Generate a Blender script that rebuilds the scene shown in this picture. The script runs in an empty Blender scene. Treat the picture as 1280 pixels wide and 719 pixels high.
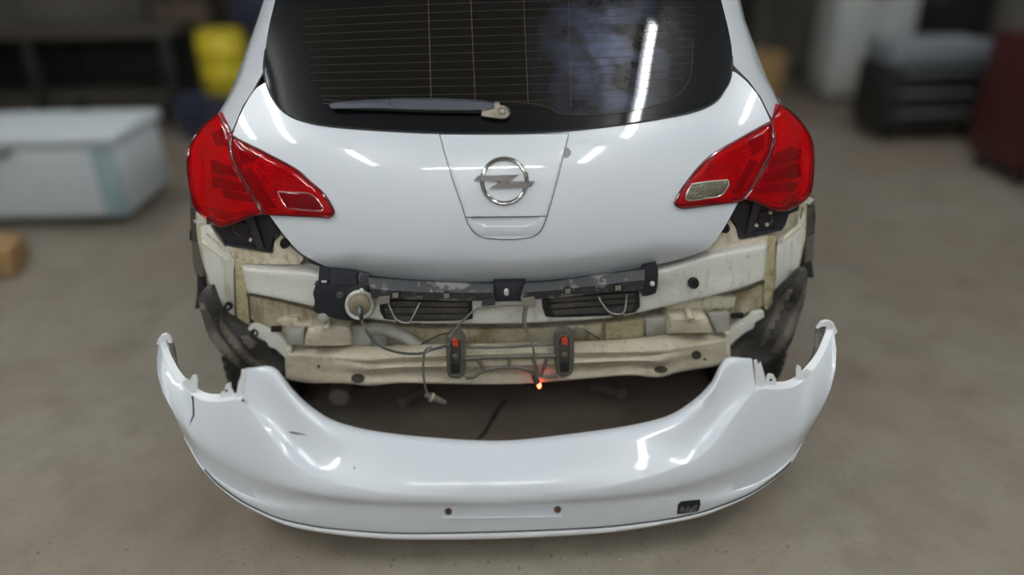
import bpy, bmesh, math, random
from mathutils import Vector, Matrix

random.seed(7)
scene = bpy.context.scene
C = scene.collection

# ------------------------------------------------------------------ camera
F = 924.0                                   # focal length in pixels of the 1280x719 frame
CAM = Vector((-0.036, -2.02, 1.65))
YAW, PITCH, ROLL = math.radians(1.42), math.radians(26.0), math.radians(-0.98)
fwd = Vector((math.sin(YAW) * math.cos(PITCH), math.cos(YAW) * math.cos(PITCH), -math.sin(PITCH)))
r0 = Vector((math.cos(YAW), -math.sin(YAW), 0))
u0 = r0.cross(fwd)
RIGHT = r0 * math.cos(ROLL) + u0 * math.sin(ROLL)
UP = -r0 * math.sin(ROLL) + u0 * math.cos(ROLL)
cd = bpy.data.cameras.new('camera')
cam = bpy.data.objects.new('camera', cd)
C.objects.link(cam)
cam.matrix_world = Matrix(((RIGHT.x, UP.x, -fwd.x, CAM.x), (RIGHT.y, UP.y, -fwd.y, CAM.y), (RIGHT.z, UP.z, -fwd.z, CAM.z), (0, 0, 0, 1)))
cd.sensor_width = 36.0
cd.lens = F / 1280 * 36.0
cd.clip_start = 0.05
cd.dof.use_dof = True
cd.dof.focus_distance = 2.23
cd.dof.aperture_fstop = 0.33
scene.camera = cam

# ------------------------------------------------------------------ world, lights, exposure
w = bpy.data.worlds.new('world'); scene.world = w; w.use_nodes = True
w.node_tree.nodes['Background'].inputs[0].default_value = (0.75, 0.82, 1.0, 1)
w.node_tree.nodes['Background'].inputs[1].default_value = 0.05
scene.view_settings.view_transform = 'Standard'
scene.view_settings.look = 'None'
scene.view_settings.gamma = 1.0
scene.view_settings.exposure = 0.2
scene.view_settings.use_curve_mapping = False
TUBE_POWER = 85.0                           # emission strength of the ceiling tubes
# fixtures (x, y, z, rotation about z): long ceiling battens; built further down
LAMP_PLACE = ['above the bumper beside its tow eye opening', 'above the floor beside the cracked bumper wing', 'behind the bumper in front of the tow eye side', 'behind the bumper in front of its cracked wing', 'near the wall on the tool chest side', 'near the wall on the pale chest side', 'across the roof of the white car', 'above the black tool trolley', 'above the pale chest', 'added near the unseen front wall as fill light']
TUBES = [(1.14, -1.15, 3.15, 0), (-2.3, -0.95, 3.15, 0), (1.0, -3.2, 3.15, 0), (-1.6, -3.0, 3.15, 0),
         (2.9, -0.5, 3.15, 0), (-3.1, -0.6, 3.15, 0), (-0.2, 2.6, 3.15, 1), (3.2, 3.4, 3.15, 0), (-3.2, 3.2, 3.15, 0), (-0.2, -4.3, 3.15, 1)]  # last batten is added behind the camera to fill the car's rear

# ------------------------------------------------------------------ helpers: pixels to points
def ray(px, py):
    return fwd + RIGHT * ((px - 640) / F) + UP * ((359.5 - py) / F)
def at(px, py, Y):
    d = ray(px, py)
    return CAM + d * ((Y - CAM.y) / d.y)
def at_floor(px, py, z=0.0):
    d = ray(px, py)
    return CAM + d * ((z - CAM.z) / d.z)
def on(px, py, g):
    if not callable(g):
        return at(px, py, g)
    Y = 0.1
    for _ in range(14):
        p = at(px, py, Y)
        Y = 0.4 * Y + 0.6 * g(p.x, p.z, px, py)
    return at(px, py, Y)
def lerp_table(tab, v):
    if v <= tab[0][0]: return tab[0][1]
    for (a, fa), (b, fb) in zip(tab, tab[1:]):
        if v <= b:
            t = (v - a) / (b - a)
            return fa + (fb - fa) * t
    return tab[-1][1]
def smooth_table(tab, v):
    # Catmull-Rom through a table
    if v <= tab[0][0]: return tab[0][1]
    if v >= tab[-1][0]: return tab[-1][1]
    for i in range(len(tab) - 1):
        if tab[i][0] <= v <= tab[i + 1][0]:
            x0, y0 = tab[i]; x1, y1 = tab[i + 1]
            m0 = (y1 - tab[i - 1][1]) / (x1 - tab[i - 1][0]) if i > 0 else (y1 - y0) / (x1 - x0)
            m1 = (tab[i + 2][1] - y0) / (tab[i + 2][0] - x0) if i + 2 < len(tab) else (y1 - y0) / (x1 - x0)
            h = x1 - x0; t = (v - x0) / h
            return ((2*t**3 - 3*t**2 + 1) * y0 + (t**3 - 2*t**2 + t) * h * m0 + (-2*t**3 + 3*t**2) * y1 + (t**3 - t**2) * h * m1)
def crom(p0, p1, p2, p3, t):
    return tuple(0.5 * (2*b + (c - a)*t + (2*a - 5*b + 4*c - d)*t*t + (3*b - a - 3*c + d)*t**3) for a, b, c, d in zip(p0, p1, p2, p3))
def crcurve(pts, n):
    out = []
    for i in range(len(pts) - 1):
        p0 = pts[i - 1] if i > 0 else tuple(2*a - b for a, b in zip(pts[0], pts[1]))
        p3 = pts[i + 2] if i + 2 < len(pts) else tuple(2*a - b for a, b in zip(pts[-1], pts[-2]))
        for k in range(n):
            out.append(crom(p0, pts[i], pts[i + 1], p3, k / n))
    out.append(tuple(pts[-1]))
    return out
def smooth_outline(pts, n=4, ang=42):
    # round a closed outline through its points, keeping sharp corners
    N = len(pts); sharp = []
    for i in range(N):
        a = Vector(pts[i]) - Vector(pts[i - 1]); b = Vector(pts[(i + 1) % N]) - Vector(pts[i])
        sharp.append(math.degrees(a.angle(b, 0)) > ang)
    out = []
    for i in range(N):
        p1, p2 = pts[i], pts[(i + 1) % N]
        p0 = pts[i - 1] if not sharp[i] else tuple(2*a - b for a, b in zip(p1, p2))
        p3 = pts[(i + 2) % N] if not sharp[(i + 1) % N] else tuple(2*a - b for a, b in zip(p2, p1))
        L = (Vector(p2) - Vector(p1)).length
        m = n if L > 6 else (2 if L > 3 else 1)
        for k in range(m):
            out.append(crom(p0, p1, p2, p3, k / m))
    return out

# ------------------------------------------------------------------ helpers: objects
def link(name, me, mat, parent=None, smooth=True):
    me.name = name
    if mat is not None: me.materials.append(mat)
    o = bpy.data.objects.new(name, me)
    C.objects.link(o)
    if parent is not None:
        o.parent = parent
        o.matrix_parent_inverse = parent_inv(parent)
    return o
def parent_inv(p):
    m = Matrix.Translation(p.location) @ Matrix.Rotation(p.rotation_euler.z, 4, 'Z')
    if p.parent is not None: m = Matrix.Identity(4)
    return m.inverted()
def empty(name, loc, label, cat, group=None):
    o = bpy.data.objects.new(name, None); C.objects.link(o)
    o.location = loc; o.empty_display_size = 0.1
    o['label'] = label; o['category'] = cat
    if group: o['group'] = group
    return o
def obj(name, bm, mat, parent=None, smooth=True, angle=40):
    me = bpy.data.meshes.new(name)
    bm.normal_update()
    if smooth:
        for f in bm.faces: f.smooth = True
        for e in bm.edges:
            if len(e.link_faces) == 2 and e.calc_face_angle(0) > math.radians(angle): e.smooth = False
    bm.to_mesh(me); bm.free()
    return link(name, me, mat, parent)
def face_camera(bm, ref=None):
    bm.normal_update()
    s = sum((f.normal.dot(CAM - f.calc_center_median())) * f.calc_area() for f in bm.faces)
    if s < 0: bmesh.ops.reverse_faces(bm, faces=bm.faces[:])
def panel(name, outline, g, mat, parent, step=8, thick=0.004, ring=0, ringd=0.0, off=0.0, sm=True, n=4, angle=40, dirv=(0, 1, 0)):
    """sheet with a traced outline lying on the surface Y = g(X, Z); rim folded back by thick"""
    pts = smooth_outline(outline, n) if sm else list(outline)
    bm = bmesh.new()
    vs = [bm.verts.new((p[0], p[1], 0)) for p in pts]
    f = bm.faces.new(vs)
    if ring:
        bmesh.ops.inset_region(bm, faces=[f], thickness=ring, use_even_offset=True)
    xs = [p[0] for p in pts]; ys = [p[1] for p in pts]
    if step:
        x = math.floor(min(xs) / step) * step + step
        while x < max(xs):
            bmesh.ops.bisect_plane(bm, geom=bm.verts[:] + bm.edges[:] + bm.faces[:], plane_co=(x + 0.013, 0, 0), plane_no=(1, 0, 0)); x += step
        y = math.floor(min(ys) / step) * step + step
        while y < max(ys):
            bmesh.ops.bisect_plane(bm, geom=bm.verts[:] + bm.edges[:] + bm.faces[:], plane_co=(0, y + 0.017, 0), plane_no=(0, 1, 0)); y += step
    bound = {v for e in bm.edges if len(e.link_faces) == 1 for v in e.verts}
    for v in bm.verts:
        p = on(v.co.x, v.co.y, g)
        d = off
        if v in bound: d += ringd
        v.co = p + Vector((0, d, 0))
    face_camera(bm)
    if thick:
        be = [e for e in bm.edges if len(e.link_faces) == 1]
        r = bmesh.ops.extrude_edge_only(bm, edges=be)
        nv = [x for x in r['geom'] if isinstance(x, bmesh.types.BMVert)]
        for v in nv: v.co += Vector(dirv) * thick
    return obj(name, bm, mat, parent, angle=angle)
def grid(name, rows, mat, parent, angle=45, flip_cam=True, close=False):
    """rows: lists of Vectors of equal length"""
    bm = bmesh.new()
    V = [[bm.verts.new(p) for p in r] for r in rows]
    for i in range(len(V) - 1):
        m = len(V[i])
        for j in range(m if close else m - 1):
            k = (j + 1) % m
            q = [V[i][j], V[i][k], V[i + 1][k], V[i + 1][j]]
            try: bm.faces.new(q)
            except ValueError: pass
    bmesh.ops.remove_doubles(bm, verts=bm.verts[:], dist=1e-5)
    if flip_cam: face_camera(bm)
    else: bmesh.ops.recalc_face_normals(bm, faces=bm.faces[:])
    return obj(name, bm, mat, parent, angle=angle)
def loft(name, rows, mat, parent, nc=4, nr=4, angle=45, back=0.0):
    """rows of (px, py, Y) control points, smooth both ways"""
    R = [crcurve(r, nc) for r in rows]
    if nr > 1:
        cols = list(zip(*R)); cols = [crcurve(c, nr) for c in cols]; R = list(zip(*cols))
    return grid(name, [[at(*p) for p in r] for r in R], mat, parent, angle)
def disc(name, cx, cy, profile, g, mat, parent, asp=1.0, n=20, close=False, off=0.0, angle=40):
    """turned shape seen face on: profile of (radius px, offset in Y)"""
    bm = bmesh.new(); rings = []
    base = on(cx, cy, g).y if True else 0
    for r, d in profile:
        if r < 1e-6:
            rings.append([bm.verts.new(at(cx, cy, base) + Vector((0, d + off, 0)))]); continue
        ring = []
        for k in range(n):
            a = 2 * math.pi * k / n
            p = on(cx + r * math.cos(a), cy + r * asp * math.sin(a), g)
            ring.append(bm.verts.new(p + Vector((0, d + off, 0))))
        rings.append(ring)
    seq = list(zip(rings, rings[1:])) + ([(rings[-1], rings[0])] if close else [])
    for a, b in seq:
        for k in range(n):
            l = (k + 1) % n
            if len(a) == 1: bm.faces.new([a[0], b[k], b[l]])
            elif len(b) == 1: bm.faces.new([a[k], a[l], b[0]])
            else: bm.faces.new([a[k], a[l], b[l], b[k]])
    if close: bmesh.ops.recalc_face_normals(bm, faces=bm.faces[:])
    else: face_camera(bm)
    return obj(name, bm, mat, parent, angle=angle)
def tube(name, pts, r, mat, parent, n=8, sub=5, flat=1.0):
    """round bar through world points"""
    P = [Vector(p) for p in crcurve([tuple(p) for p in pts], sub)] if sub > 1 else [Vector(p) for p in pts]
    bm = bmesh.new(); rings = []
    up = Vector((0.13, 0.31, 0.94)).normalized()
    for i, p in enumerate(P):
        t = (P[min(i + 1, len(P) - 1)] - P[max(i - 1, 0)]).normalized()
        s = t.cross(up)
        if s.length < 0.05: s = t.cross(Vector((1, 0, 0)))
        s.normalize(); q = s.cross(t).normalized()
        rr = r(i / (len(P) - 1)) if callable(r) else r
        rings.append([bm.verts.new(p + s * (rr * math.cos(2*math.pi*k/n)) + q * (rr * flat * math.sin(2*math.pi*k/n))) for k in range(n)])
    for a, b in zip(rings, rings[1:]):
        for k in range(n): bm.faces.new([a[k], a[(k+1) % n], b[(k+1) % n], b[k]])
    bm.faces.new(rings[0]); bm.faces.new(rings[-1])
    bmesh.ops.recalc_face_normals(bm, faces=bm.faces[:])
    return obj(name, bm, mat, parent)
def ptube(name, pix, r, mat, parent, **k):
    return tube(name, [at(*p) for p in pix], r, mat, parent, **k)
def box(name, c, s, mat, parent=None, bevel=0.0, rot=0.0, seg=2):
    bm = bmesh.new()
    bmesh.ops.create_cube(bm, size=1.0)
    for v in bm.verts: v.co = Vector((v.co.x * s[0], v.co.y * s[1], v.co.z * s[2]))
    if bevel: bmesh.ops.bevel(bm, geom=bm.edges[:], offset=bevel, segments=seg, profile=0.5, affect='EDGES')
    M = Matrix.Translation(c) @ Matrix.Rotation(rot, 4, 'Z')
    bmesh.ops.transform(bm, matrix=M, verts=bm.verts[:])
    return obj(name, bm, mat, parent, angle=35)
def lathe(name, c, prof, mat, parent, axis='Z', n=32, angle=40, rot=None):
    """prof: list of (radius, height) about an axis through c"""
    bm = bmesh.new(); rings = []
    for r, h in prof:
        ring = []
        for k in range(n):
            a = 2*math.pi*k/n
            if axis == 'Z': v = Vector((r*math.cos(a), r*math.sin(a), h))
            elif axis == 'X': v = Vector((h, r*math.cos(a), r*math.sin(a)))
            else: v = Vector((r*math.cos(a), h, r*math.sin(a)))
            ring.append(bm.verts.new(v + Vector(c)))
        rings.append(ring)
    for a, b in zip(rings, rings[1:]):
        for k in range(n): bm.faces.new([a[k], a[(k+1) % n], b[(k+1) % n], b[k]])
    bm.faces.new(rings[0]); bm.faces.new(rings[-1])
    bmesh.ops.recalc_face_normals(bm, faces=bm.faces[:])
    return obj(name, bm, mat, parent, angle=angle)

# ------------------------------------------------------------------ materials
def mat(name, col, rough=0.5, metal=0.0, coat=0.0, spec=0.5, dirt=None, bump=None, emit=None, alt=None):
    m = bpy.data.materials.new(name); m.use_nodes = True
    nt = m.node_tree; b = nt.nodes['Principled BSDF']
    b.inputs['Base Color'].default_value = (*col, 1)
    b.inputs['Roughness'].default_value = rough
    b.inputs['Metallic'].default_value = metal
    b.inputs['Coat Weight'].default_value = coat
    b.inputs['Coat Roughness'].default_value = 0.04
    b.inputs['Specular IOR Level'].default_value = spec
    tc = None
    def coords():
        nonlocal tc
        if tc is None: tc = nt.nodes.new('ShaderNodeTexCoord')
        return tc.outputs['Object']
    src = None
    layers = []
    if alt: layers.append(alt)
    if dirt: layers += dirt if isinstance(dirt, list) else [dirt]
    for (scale, c2, lo, hi, amt, *st) in layers:
        nz = nt.nodes.new('ShaderNodeTexNoise'); nz.inputs['Scale'].default_value = scale; nz.inputs['Detail'].default_value = 7; nz.inputs['Roughness'].default_value = 0.62
        if st:
            mp = nt.nodes.new('ShaderNodeMapping'); mp.inputs['Scale'].default_value = st[0]
            nt.links.new(coords(), mp.inputs['Vector']); nt.links.new(mp.outputs[0], nz.inputs['Vector'])
        else: nt.links.new(coords(), nz.inputs['Vector'])
        mr = nt.nodes.new('ShaderNodeMapRange'); mr.inputs[1].default_value = lo; mr.inputs[2].default_value = hi; mr.inputs[3].default_value = 0; mr.inputs[4].default_value = amt
        nt.links.new(nz.outputs['Fac'], mr.inputs[0])
        mx = nt.nodes.new('ShaderNodeMix'); mx.data_type = 'RGBA'
        nt.links.new(mr.outputs[0], mx.inputs[0])
        if src is None: mx.inputs[6].default_value = (*col, 1)
        else: nt.links.new(src, mx.inputs[6])
        mx.inputs[7].default_value = (*c2, 1)
        src = mx.outputs[2]
    if src is not None: nt.links.new(src, b.inputs['Base Color'])
    if bump:
        nz = nt.nodes.new('ShaderNodeTexNoise'); nz.inputs['Scale'].default_value = bump[0]; nz.inputs['Detail'].default_value = 5
        nt.links.new(coords(), nz.inputs['Vector'])
        bp = nt.nodes.new('ShaderNodeBump'); bp.inputs['Strength'].default_value = bump[1]; bp.inputs['Distance'].default_value = bump[2]
        nt.links.new(nz.outputs['Fac'], bp.inputs['Height']); nt.links.new(bp.outputs[0], b.inputs['Normal'])
    if emit:
        b.inputs['Emission Color'].default_value = (*emit[0], 1); b.inputs['Emission Strength'].default_value = emit[1]
    return m
M = {}
M['paint'] = mat('white_paint', (0.70, 0.74, 0.785), 0.30, 0, 1.0)
M['paint_edge'] = mat('white_paint_flange', (0.88, 0.90, 0.92), 0.4, 0, 0.3)
M['gap'] = mat('dark_joint', (0.03, 0.03, 0.035), 0.7)
M['cream'] = mat('cream_primer', (0.74, 0.70, 0.56), 0.45, 0, 0.15, dirt=[(7, (0.40, 0.32, 0.17), 0.47, 0.72, 0.8), (40, (0.25, 0.20, 0.12), 0.55, 0.72, 0.7), (14, (0.33, 0.25, 0.12), 0.54, 0.68, 0.7, (3, 3, 0.5))])
M['cream_clean'] = mat('cream_painted_steel', (0.76, 0.76, 0.69), 0.33, 0, 0.5, dirt=[(6, (0.47, 0.41, 0.27), 0.52, 0.76, 0.7), (60, (0.3, 0.26, 0.18), 0.6, 0.75, 0.6), (10, (0.42, 0.37, 0.25), 0.54, 0.7, 0.55, (4, 4, 0.6))])
M['cream_dirty'] = mat('dirty_primer', (0.60, 0.55, 0.41), 0.6, dirt=[(9, (0.26, 0.19, 0.085), 0.40, 0.66, 0.9), (12, (0.20, 0.14, 0.06), 0.52, 0.66, 0.8, (3, 3, 0.6)), (45, (0.16, 0.12, 0.08), 0.55, 0.75, 0.6)])
M['sealer'] = mat('seam_sealer', (0.55, 0.49, 0.30), 0.6, dirt=(50, (0.22, 0.16, 0.08), 0.45, 0.7, 0.8), bump=(60, 0.6, 0.004))
M['beam'] = mat('dusty_beam_steel', (0.54, 0.49, 0.375), 0.6, dirt=[(8, (0.38, 0.32, 0.23), 0.42, 0.68, 0.8), (70, (0.2, 0.17, 0.13), 0.55, 0.72, 0.7), (11, (0.27, 0.22, 0.15), 0.54, 0.7, 0.6, (0.5, 2, 3))])
M['greysteel'] = mat('grey_steel', (0.40, 0.40, 0.36), 0.5, 0.0, dirt=(15, (0.27, 0.24, 0.18), 0.45, 0.7, 0.7))
M['black'] = mat('black_plastic', (0.018, 0.020, 0.026), 0.42, dirt=(30, (0.09, 0.085, 0.08), 0.55, 0.8, 0.5))
M['blackshine'] = mat('glossy_black_plastic', (0.03, 0.033, 0.045), 0.25)
M['foam'] = mat('dusty_black_plastic', (0.045, 0.047, 0.052), 0.55, dirt=[(14, (0.26, 0.25, 0.24), 0.53, 0.60, 0.8), (50, (0.35, 0.32, 0.28), 0.6, 0.7, 0.6)])
M['vent'] = mat('dusty_vent_flap', (0.055, 0.052, 0.042), 0.6, dirt=(14, (0.12, 0.10, 0.07), 0.45, 0.7, 0.7))
M['footgrey'] = mat('dusty_support_plastic', (0.13, 0.118, 0.095), 0.6, dirt=(40, (0.08, 0.07, 0.06), 0.45, 0.7, 0.7))
M['liner'] = mat('wheel_arch_felt', (0.05, 0.047, 0.043), 0.8, dirt=[(9, (0.15, 0.135, 0.115), 0.50, 0.72, 0.8), (30, (0.012, 0.012, 0.012), 0.5, 0.7, 0.8)], bump=(40, 0.5, 0.006))
M['rubber'] = mat('black_rubber', (0.015, 0.015, 0.016), 0.5)
M['tyre'] = mat('tyre_rubber', (0.022, 0.021, 0.02), 0.75, dirt=(25, (0.07, 0.06, 0.05), 0.5, 0.7, 0.6))
M['alloy'] = mat('wheel_alloy', (0.45, 0.45, 0.46), 0.35, 0.9)
M['chrome'] = mat('chrome', (0.36, 0.34, 0.32), 0.14, 1.0)
M['darkchrome'] = mat('dark_chrome', (0.20, 0.185, 0.18), 0.2, 1.0)
M['bolt'] = mat('zinc_bolt', (0.75, 0.75, 0.72), 0.35, 0.2)
M['under'] = mat('underbody', (0.02, 0.019, 0.017), 0.9)
M['exhaust'] = mat('dull_exhaust_steel', (0.16, 0.14, 0.12), 0.6, 0.3, dirt=(12, (0.1, 0.06, 0.03), 0.5, 0.7, 0.7))
M['wire'] = mat('dusty_cable', (0.15, 0.135, 0.11), 0.6)
M['metalwire'] = mat('spring_steel', (0.27, 0.25, 0.21), 0.4, 0.3)
M['beige'] = mat('beige_rubber', (0.27, 0.22, 0.15), 0.6, dirt=(20, (0.2, 0.16, 0.1), 0.5, 0.7, 0.6))
M['orange'] = mat('orange_clip', (0.55, 0.06, 0.02), 0.5)
M['wiper'] = mat('wiper_grey', (0.055, 0.060, 0.075), 0.5)
M['castmetal'] = mat('wiper_pivot_metal', (0.30, 0.27, 0.21), 0.5, 0.4, dirt=(40, (0.15, 0.12, 0.08), 0.5, 0.7, 0.6))
M['heat'] = mat('heater_wire', (0.10, 0.058, 0.03), 0.5)
M['bulb'] = mat('lit_bulb', (0.9, 0.2, 0.05), 0.3, emit=((1.0, 0.10, 0.04), 9))
M['rust'] = mat('rusty_hole', (0.10, 0.045, 0.02), 0.8)
M['hole_inner'] = mat('hole_inside', (0.035, 0.028, 0.02), 0.8, dirt=(40, (0.10, 0.08, 0.05), 0.5, 0.7, 0.7))
M['blackhole'] = mat('deep_opening', (0.01, 0.01, 0.011), 0.8)
M['greytrim'] = mat('grey_lip_trim', (0.42, 0.42, 0.42), 0.45)
M['bareplastic'] = mat('scraped_plastic', (0.30, 0.29, 0.27), 0.7)
M['wingdark'] = mat('dirty_wing_flange', (0.10, 0.095, 0.085), 0.6, dirt=(35, (0.30, 0.29, 0.27), 0.5, 0.7, 0.8))
M['housing'] = mat('lamp_reflector', (0.85, 0.55, 0.52), 0.3, 0.3)
M['housing_dark'] = mat('lamp_inner_dark', (0.10, 0.03, 0.03), 0.4)
M['clearref'] = mat('clear_lamp_reflector', (0.62, 0.60, 0.54), 0.22, 0.7, bump=(130, 1.0, 0.012))
M['lensrim'] = mat('deep_red_rim', (0.09, 0.003, 0.006), 0.15, 0, 0.6)
M['silver'] = mat('lamp_bezel', (0.55, 0.30, 0.30), 0.2, 0.8)

def glassy(name, tint, base_rough=0.03, ior=1.5):
    m = bpy.data.materials.new(name); m.use_nodes = True
    nt = m.node_tree; nt.nodes.clear()
    o = nt.nodes.new('ShaderNodeOutputMaterial')
    t = nt.nodes.new('ShaderNodeBsdfTransparent'); t.inputs[0].default_value = (*tint, 1)
    g = nt.nodes.new('ShaderNodeBsdfGlossy'); g.inputs[0].default_value = (1, 1, 1, 1); g.inputs['Roughness'].default_value = base_rough
    fr = nt.nodes.new('ShaderNodeFresnel'); fr.inputs[0].default_value = ior
    mx = nt.nodes.new('ShaderNodeMixShader')
    nt.links.new(fr.outputs[0], mx.inputs[0]); nt.links.new(t.outputs[0], mx.inputs[1]); nt.links.new(g.outputs[0], mx.inputs[2]); nt.links.new(mx.outputs[0], o.inputs[0])
    return m
def lensmat(name, tint, body, fac):
    # coloured plastic: part clear tint, part milky body, glossy skin
    m = bpy.data.materials.new(name); m.use_nodes = True
    nt = m.node_tree; b = nt.nodes['Principled BSDF']
    b.inputs['Base Color'].default_value = (*body, 1); b.inputs['Roughness'].default_value = 0.06; b.inputs['Coat Weight'].default_value = 0.5
    t = nt.nodes.new('ShaderNodeBsdfTransparent'); t.inputs[0].default_value = (*tint, 1)
    mx = nt.nodes.new('ShaderNodeMixShader'); mx.inputs[0].default_value = fac
    nt.links.new(b.outputs[0], mx.inputs[1]); nt.links.new(t.outputs[0], mx.inputs[2])
    nt.links.new(mx.outputs[0], nt.nodes['Material Output'].inputs[0])
    return m
M['redlens'] = lensmat('red_lens', (0.97, 0.035, 0.03), (0.50, 0.004, 0.010), 0.62)
M['redlens_dark'] = lensmat('deep_red_lens', (0.5, 0.02, 0.02), (0.2, 0.004, 0.006), 0.4)
M['clearlens'] = glassy('clear_lens', (0.93, 0.92, 0.86))
M['glass'] = mat('tinted_glass', (0.004, 0.004, 0.004), 0.03, spec=0.40)
def smear_haze_glass():
    # greasy smear on the glass, its light haze painted in as bluish colour
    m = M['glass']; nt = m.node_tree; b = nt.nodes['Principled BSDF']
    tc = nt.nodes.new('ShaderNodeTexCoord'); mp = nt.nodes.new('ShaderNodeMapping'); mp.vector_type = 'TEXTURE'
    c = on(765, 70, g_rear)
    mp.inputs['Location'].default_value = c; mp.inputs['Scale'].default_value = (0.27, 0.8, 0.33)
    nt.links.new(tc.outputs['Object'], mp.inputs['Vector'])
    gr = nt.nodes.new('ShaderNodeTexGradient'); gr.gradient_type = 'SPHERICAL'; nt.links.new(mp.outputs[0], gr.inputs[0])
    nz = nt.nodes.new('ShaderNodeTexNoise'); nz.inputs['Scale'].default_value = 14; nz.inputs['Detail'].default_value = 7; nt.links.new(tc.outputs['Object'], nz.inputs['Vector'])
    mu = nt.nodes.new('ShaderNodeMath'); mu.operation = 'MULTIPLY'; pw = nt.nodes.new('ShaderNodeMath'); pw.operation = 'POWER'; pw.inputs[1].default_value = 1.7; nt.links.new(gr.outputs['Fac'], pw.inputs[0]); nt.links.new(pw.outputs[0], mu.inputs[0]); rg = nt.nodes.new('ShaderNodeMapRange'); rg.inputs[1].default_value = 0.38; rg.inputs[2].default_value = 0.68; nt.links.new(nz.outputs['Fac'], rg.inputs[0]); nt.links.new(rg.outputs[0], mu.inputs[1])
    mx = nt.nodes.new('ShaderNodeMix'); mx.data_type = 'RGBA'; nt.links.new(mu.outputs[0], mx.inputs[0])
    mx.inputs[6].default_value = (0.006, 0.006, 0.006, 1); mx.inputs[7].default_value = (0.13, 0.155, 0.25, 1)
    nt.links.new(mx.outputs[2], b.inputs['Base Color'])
M['frit'] = mat('glass_border_print', (0.005, 0.006, 0.008), 0.04, spec=0.42)

# floor: worn concrete
def floor_mat():
    m = bpy.data.materials.new('worn_concrete'); m.use_nodes = True
    nt = m.node_tree; b = nt.nodes['Principled BSDF']
    tc = nt.nodes.new('ShaderNodeTexCoord')
    def noise(s, d=8, r=0.6):
        n = nt.nodes.new('ShaderNodeTexNoise'); n.inputs['Scale'].default_value = s; n.inputs['Detail'].default_value = d; n.inputs['Roughness'].default_value = r
        nt.links.new(tc.outputs['Object'], n.inputs['Vector']); return n.outputs['Fac']
    def rng(x, lo, hi, a, c):
        n = nt.nodes.new('ShaderNodeMapRange'); n.inputs[1].default_value = lo; n.inputs[2].default_value = hi; n.inputs[3].default_value = a; n.inputs[4].default_value = c
        nt.links.new(x, n.inputs[0]); return n.outputs[0]
    def mix(f, a, c):
        n = nt.nodes.new('ShaderNodeMix'); n.data_type = 'RGBA'; nt.links.new(f, n.inputs[0])
        for i, q in ((6, a), (7, c)):
            if isinstance(q, tuple): n.inputs[i].default_value = (*q, 1)
            else: nt.links.new(q, n.inputs[i])
        return n.outputs[2]
    c = mix(rng(noise(0.7, 4), 0.35, 0.65, 0, 1), (0.215, 0.172, 0.130), (0.262, 0.234, 0.185))
    c = mix(rng(noise(5), 0.45, 0.7, 0, 0.5), c, (0.150, 0.118, 0.088))
    c = mix(rng(noise(60, 4), 0.56, 0.75, 0, 0.5), c, (0.12, 0.10, 0.08))
    c = mix(rng(noise(28, 3), 0.70, 0.74, 0, 0.7), c, (0.07, 0.06, 0.05))
    nt.links.new(c, b.inputs['Base Color'])
    nt.links.new(rng(noise(8), 0.3, 0.7, 0.55, 0.8), b.inputs['Roughness'])
    bp = nt.nodes.new('ShaderNodeBump'); bp.inputs['Strength'].default_value = 0.35; bp.inputs['Distance'].default_value = 0.004
    nt.links.new(noise(45), bp.inputs['Height']); nt.links.new(bp.outputs[0], b.inputs['Normal'])
    return m
M['floor'] = floor_mat()
M['wall'] = mat('garage_wall', (0.26, 0.24, 0.20), 0.9, dirt=[(1.2, (0.15, 0.135, 0.11), 0.4, 0.7, 0.7), (6, (0.19, 0.17, 0.14), 0.5, 0.7, 0.5)])
M['palewall'] = mat('pale_fill_wall', (0.50, 0.50, 0.48), 0.8)  # unseen front wall, made pale to bounce fill light at the car
M['ceil'] = mat('garage_ceiling', (0.42, 0.41, 0.38), 0.9)
M['tube'] = mat('lit_tube', (1, 1, 1), 0.5, emit=((0.93, 0.97, 1.0), TUBE_POWER))
M['fixture'] = mat('lamp_housing_white', (0.7, 0.7, 0.68), 0.5)

# ------------------------------------------------------------------ structure
def struct(o): o['kind'] = 'structure'; return o
XL, XR, YB, YF, H = -5.6, 5.6, -5.2, 7.6, 3.3
floor = struct(box('floor', (0, (YB + YF) / 2, -0.05), (XR - XL, YF - YB, 0.1), M['floor']))
struct(box('ceiling', (0, (YB + YF) / 2, H + 0.05), (XR - XL, YF - YB, 0.1), M['ceil']))
struct(box('wall_back', (0, YF + 0.05, H / 2), (XR - XL, 0.1, H), M['wall']))
struct(box('wall_front', (0, YB - 0.05, H / 2), (XR - XL, 0.1, H), M['palewall']))
struct(box('wall_left', (XL - 0.05, (YB + YF) / 2, H / 2), (0.1, YF - YB, H), M['wall']))
struct(box('wall_right', (XR + 0.05, (YB + YF) / 2, H / 2), (0.1, YF - YB, H), M['wall']))

# ------------------------------------------------------------------ car
car = empty('hatchback_car', (0, 1.2, 0), 'white hatchback with its rear bumper removed and red tail lights', 'car')

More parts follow.
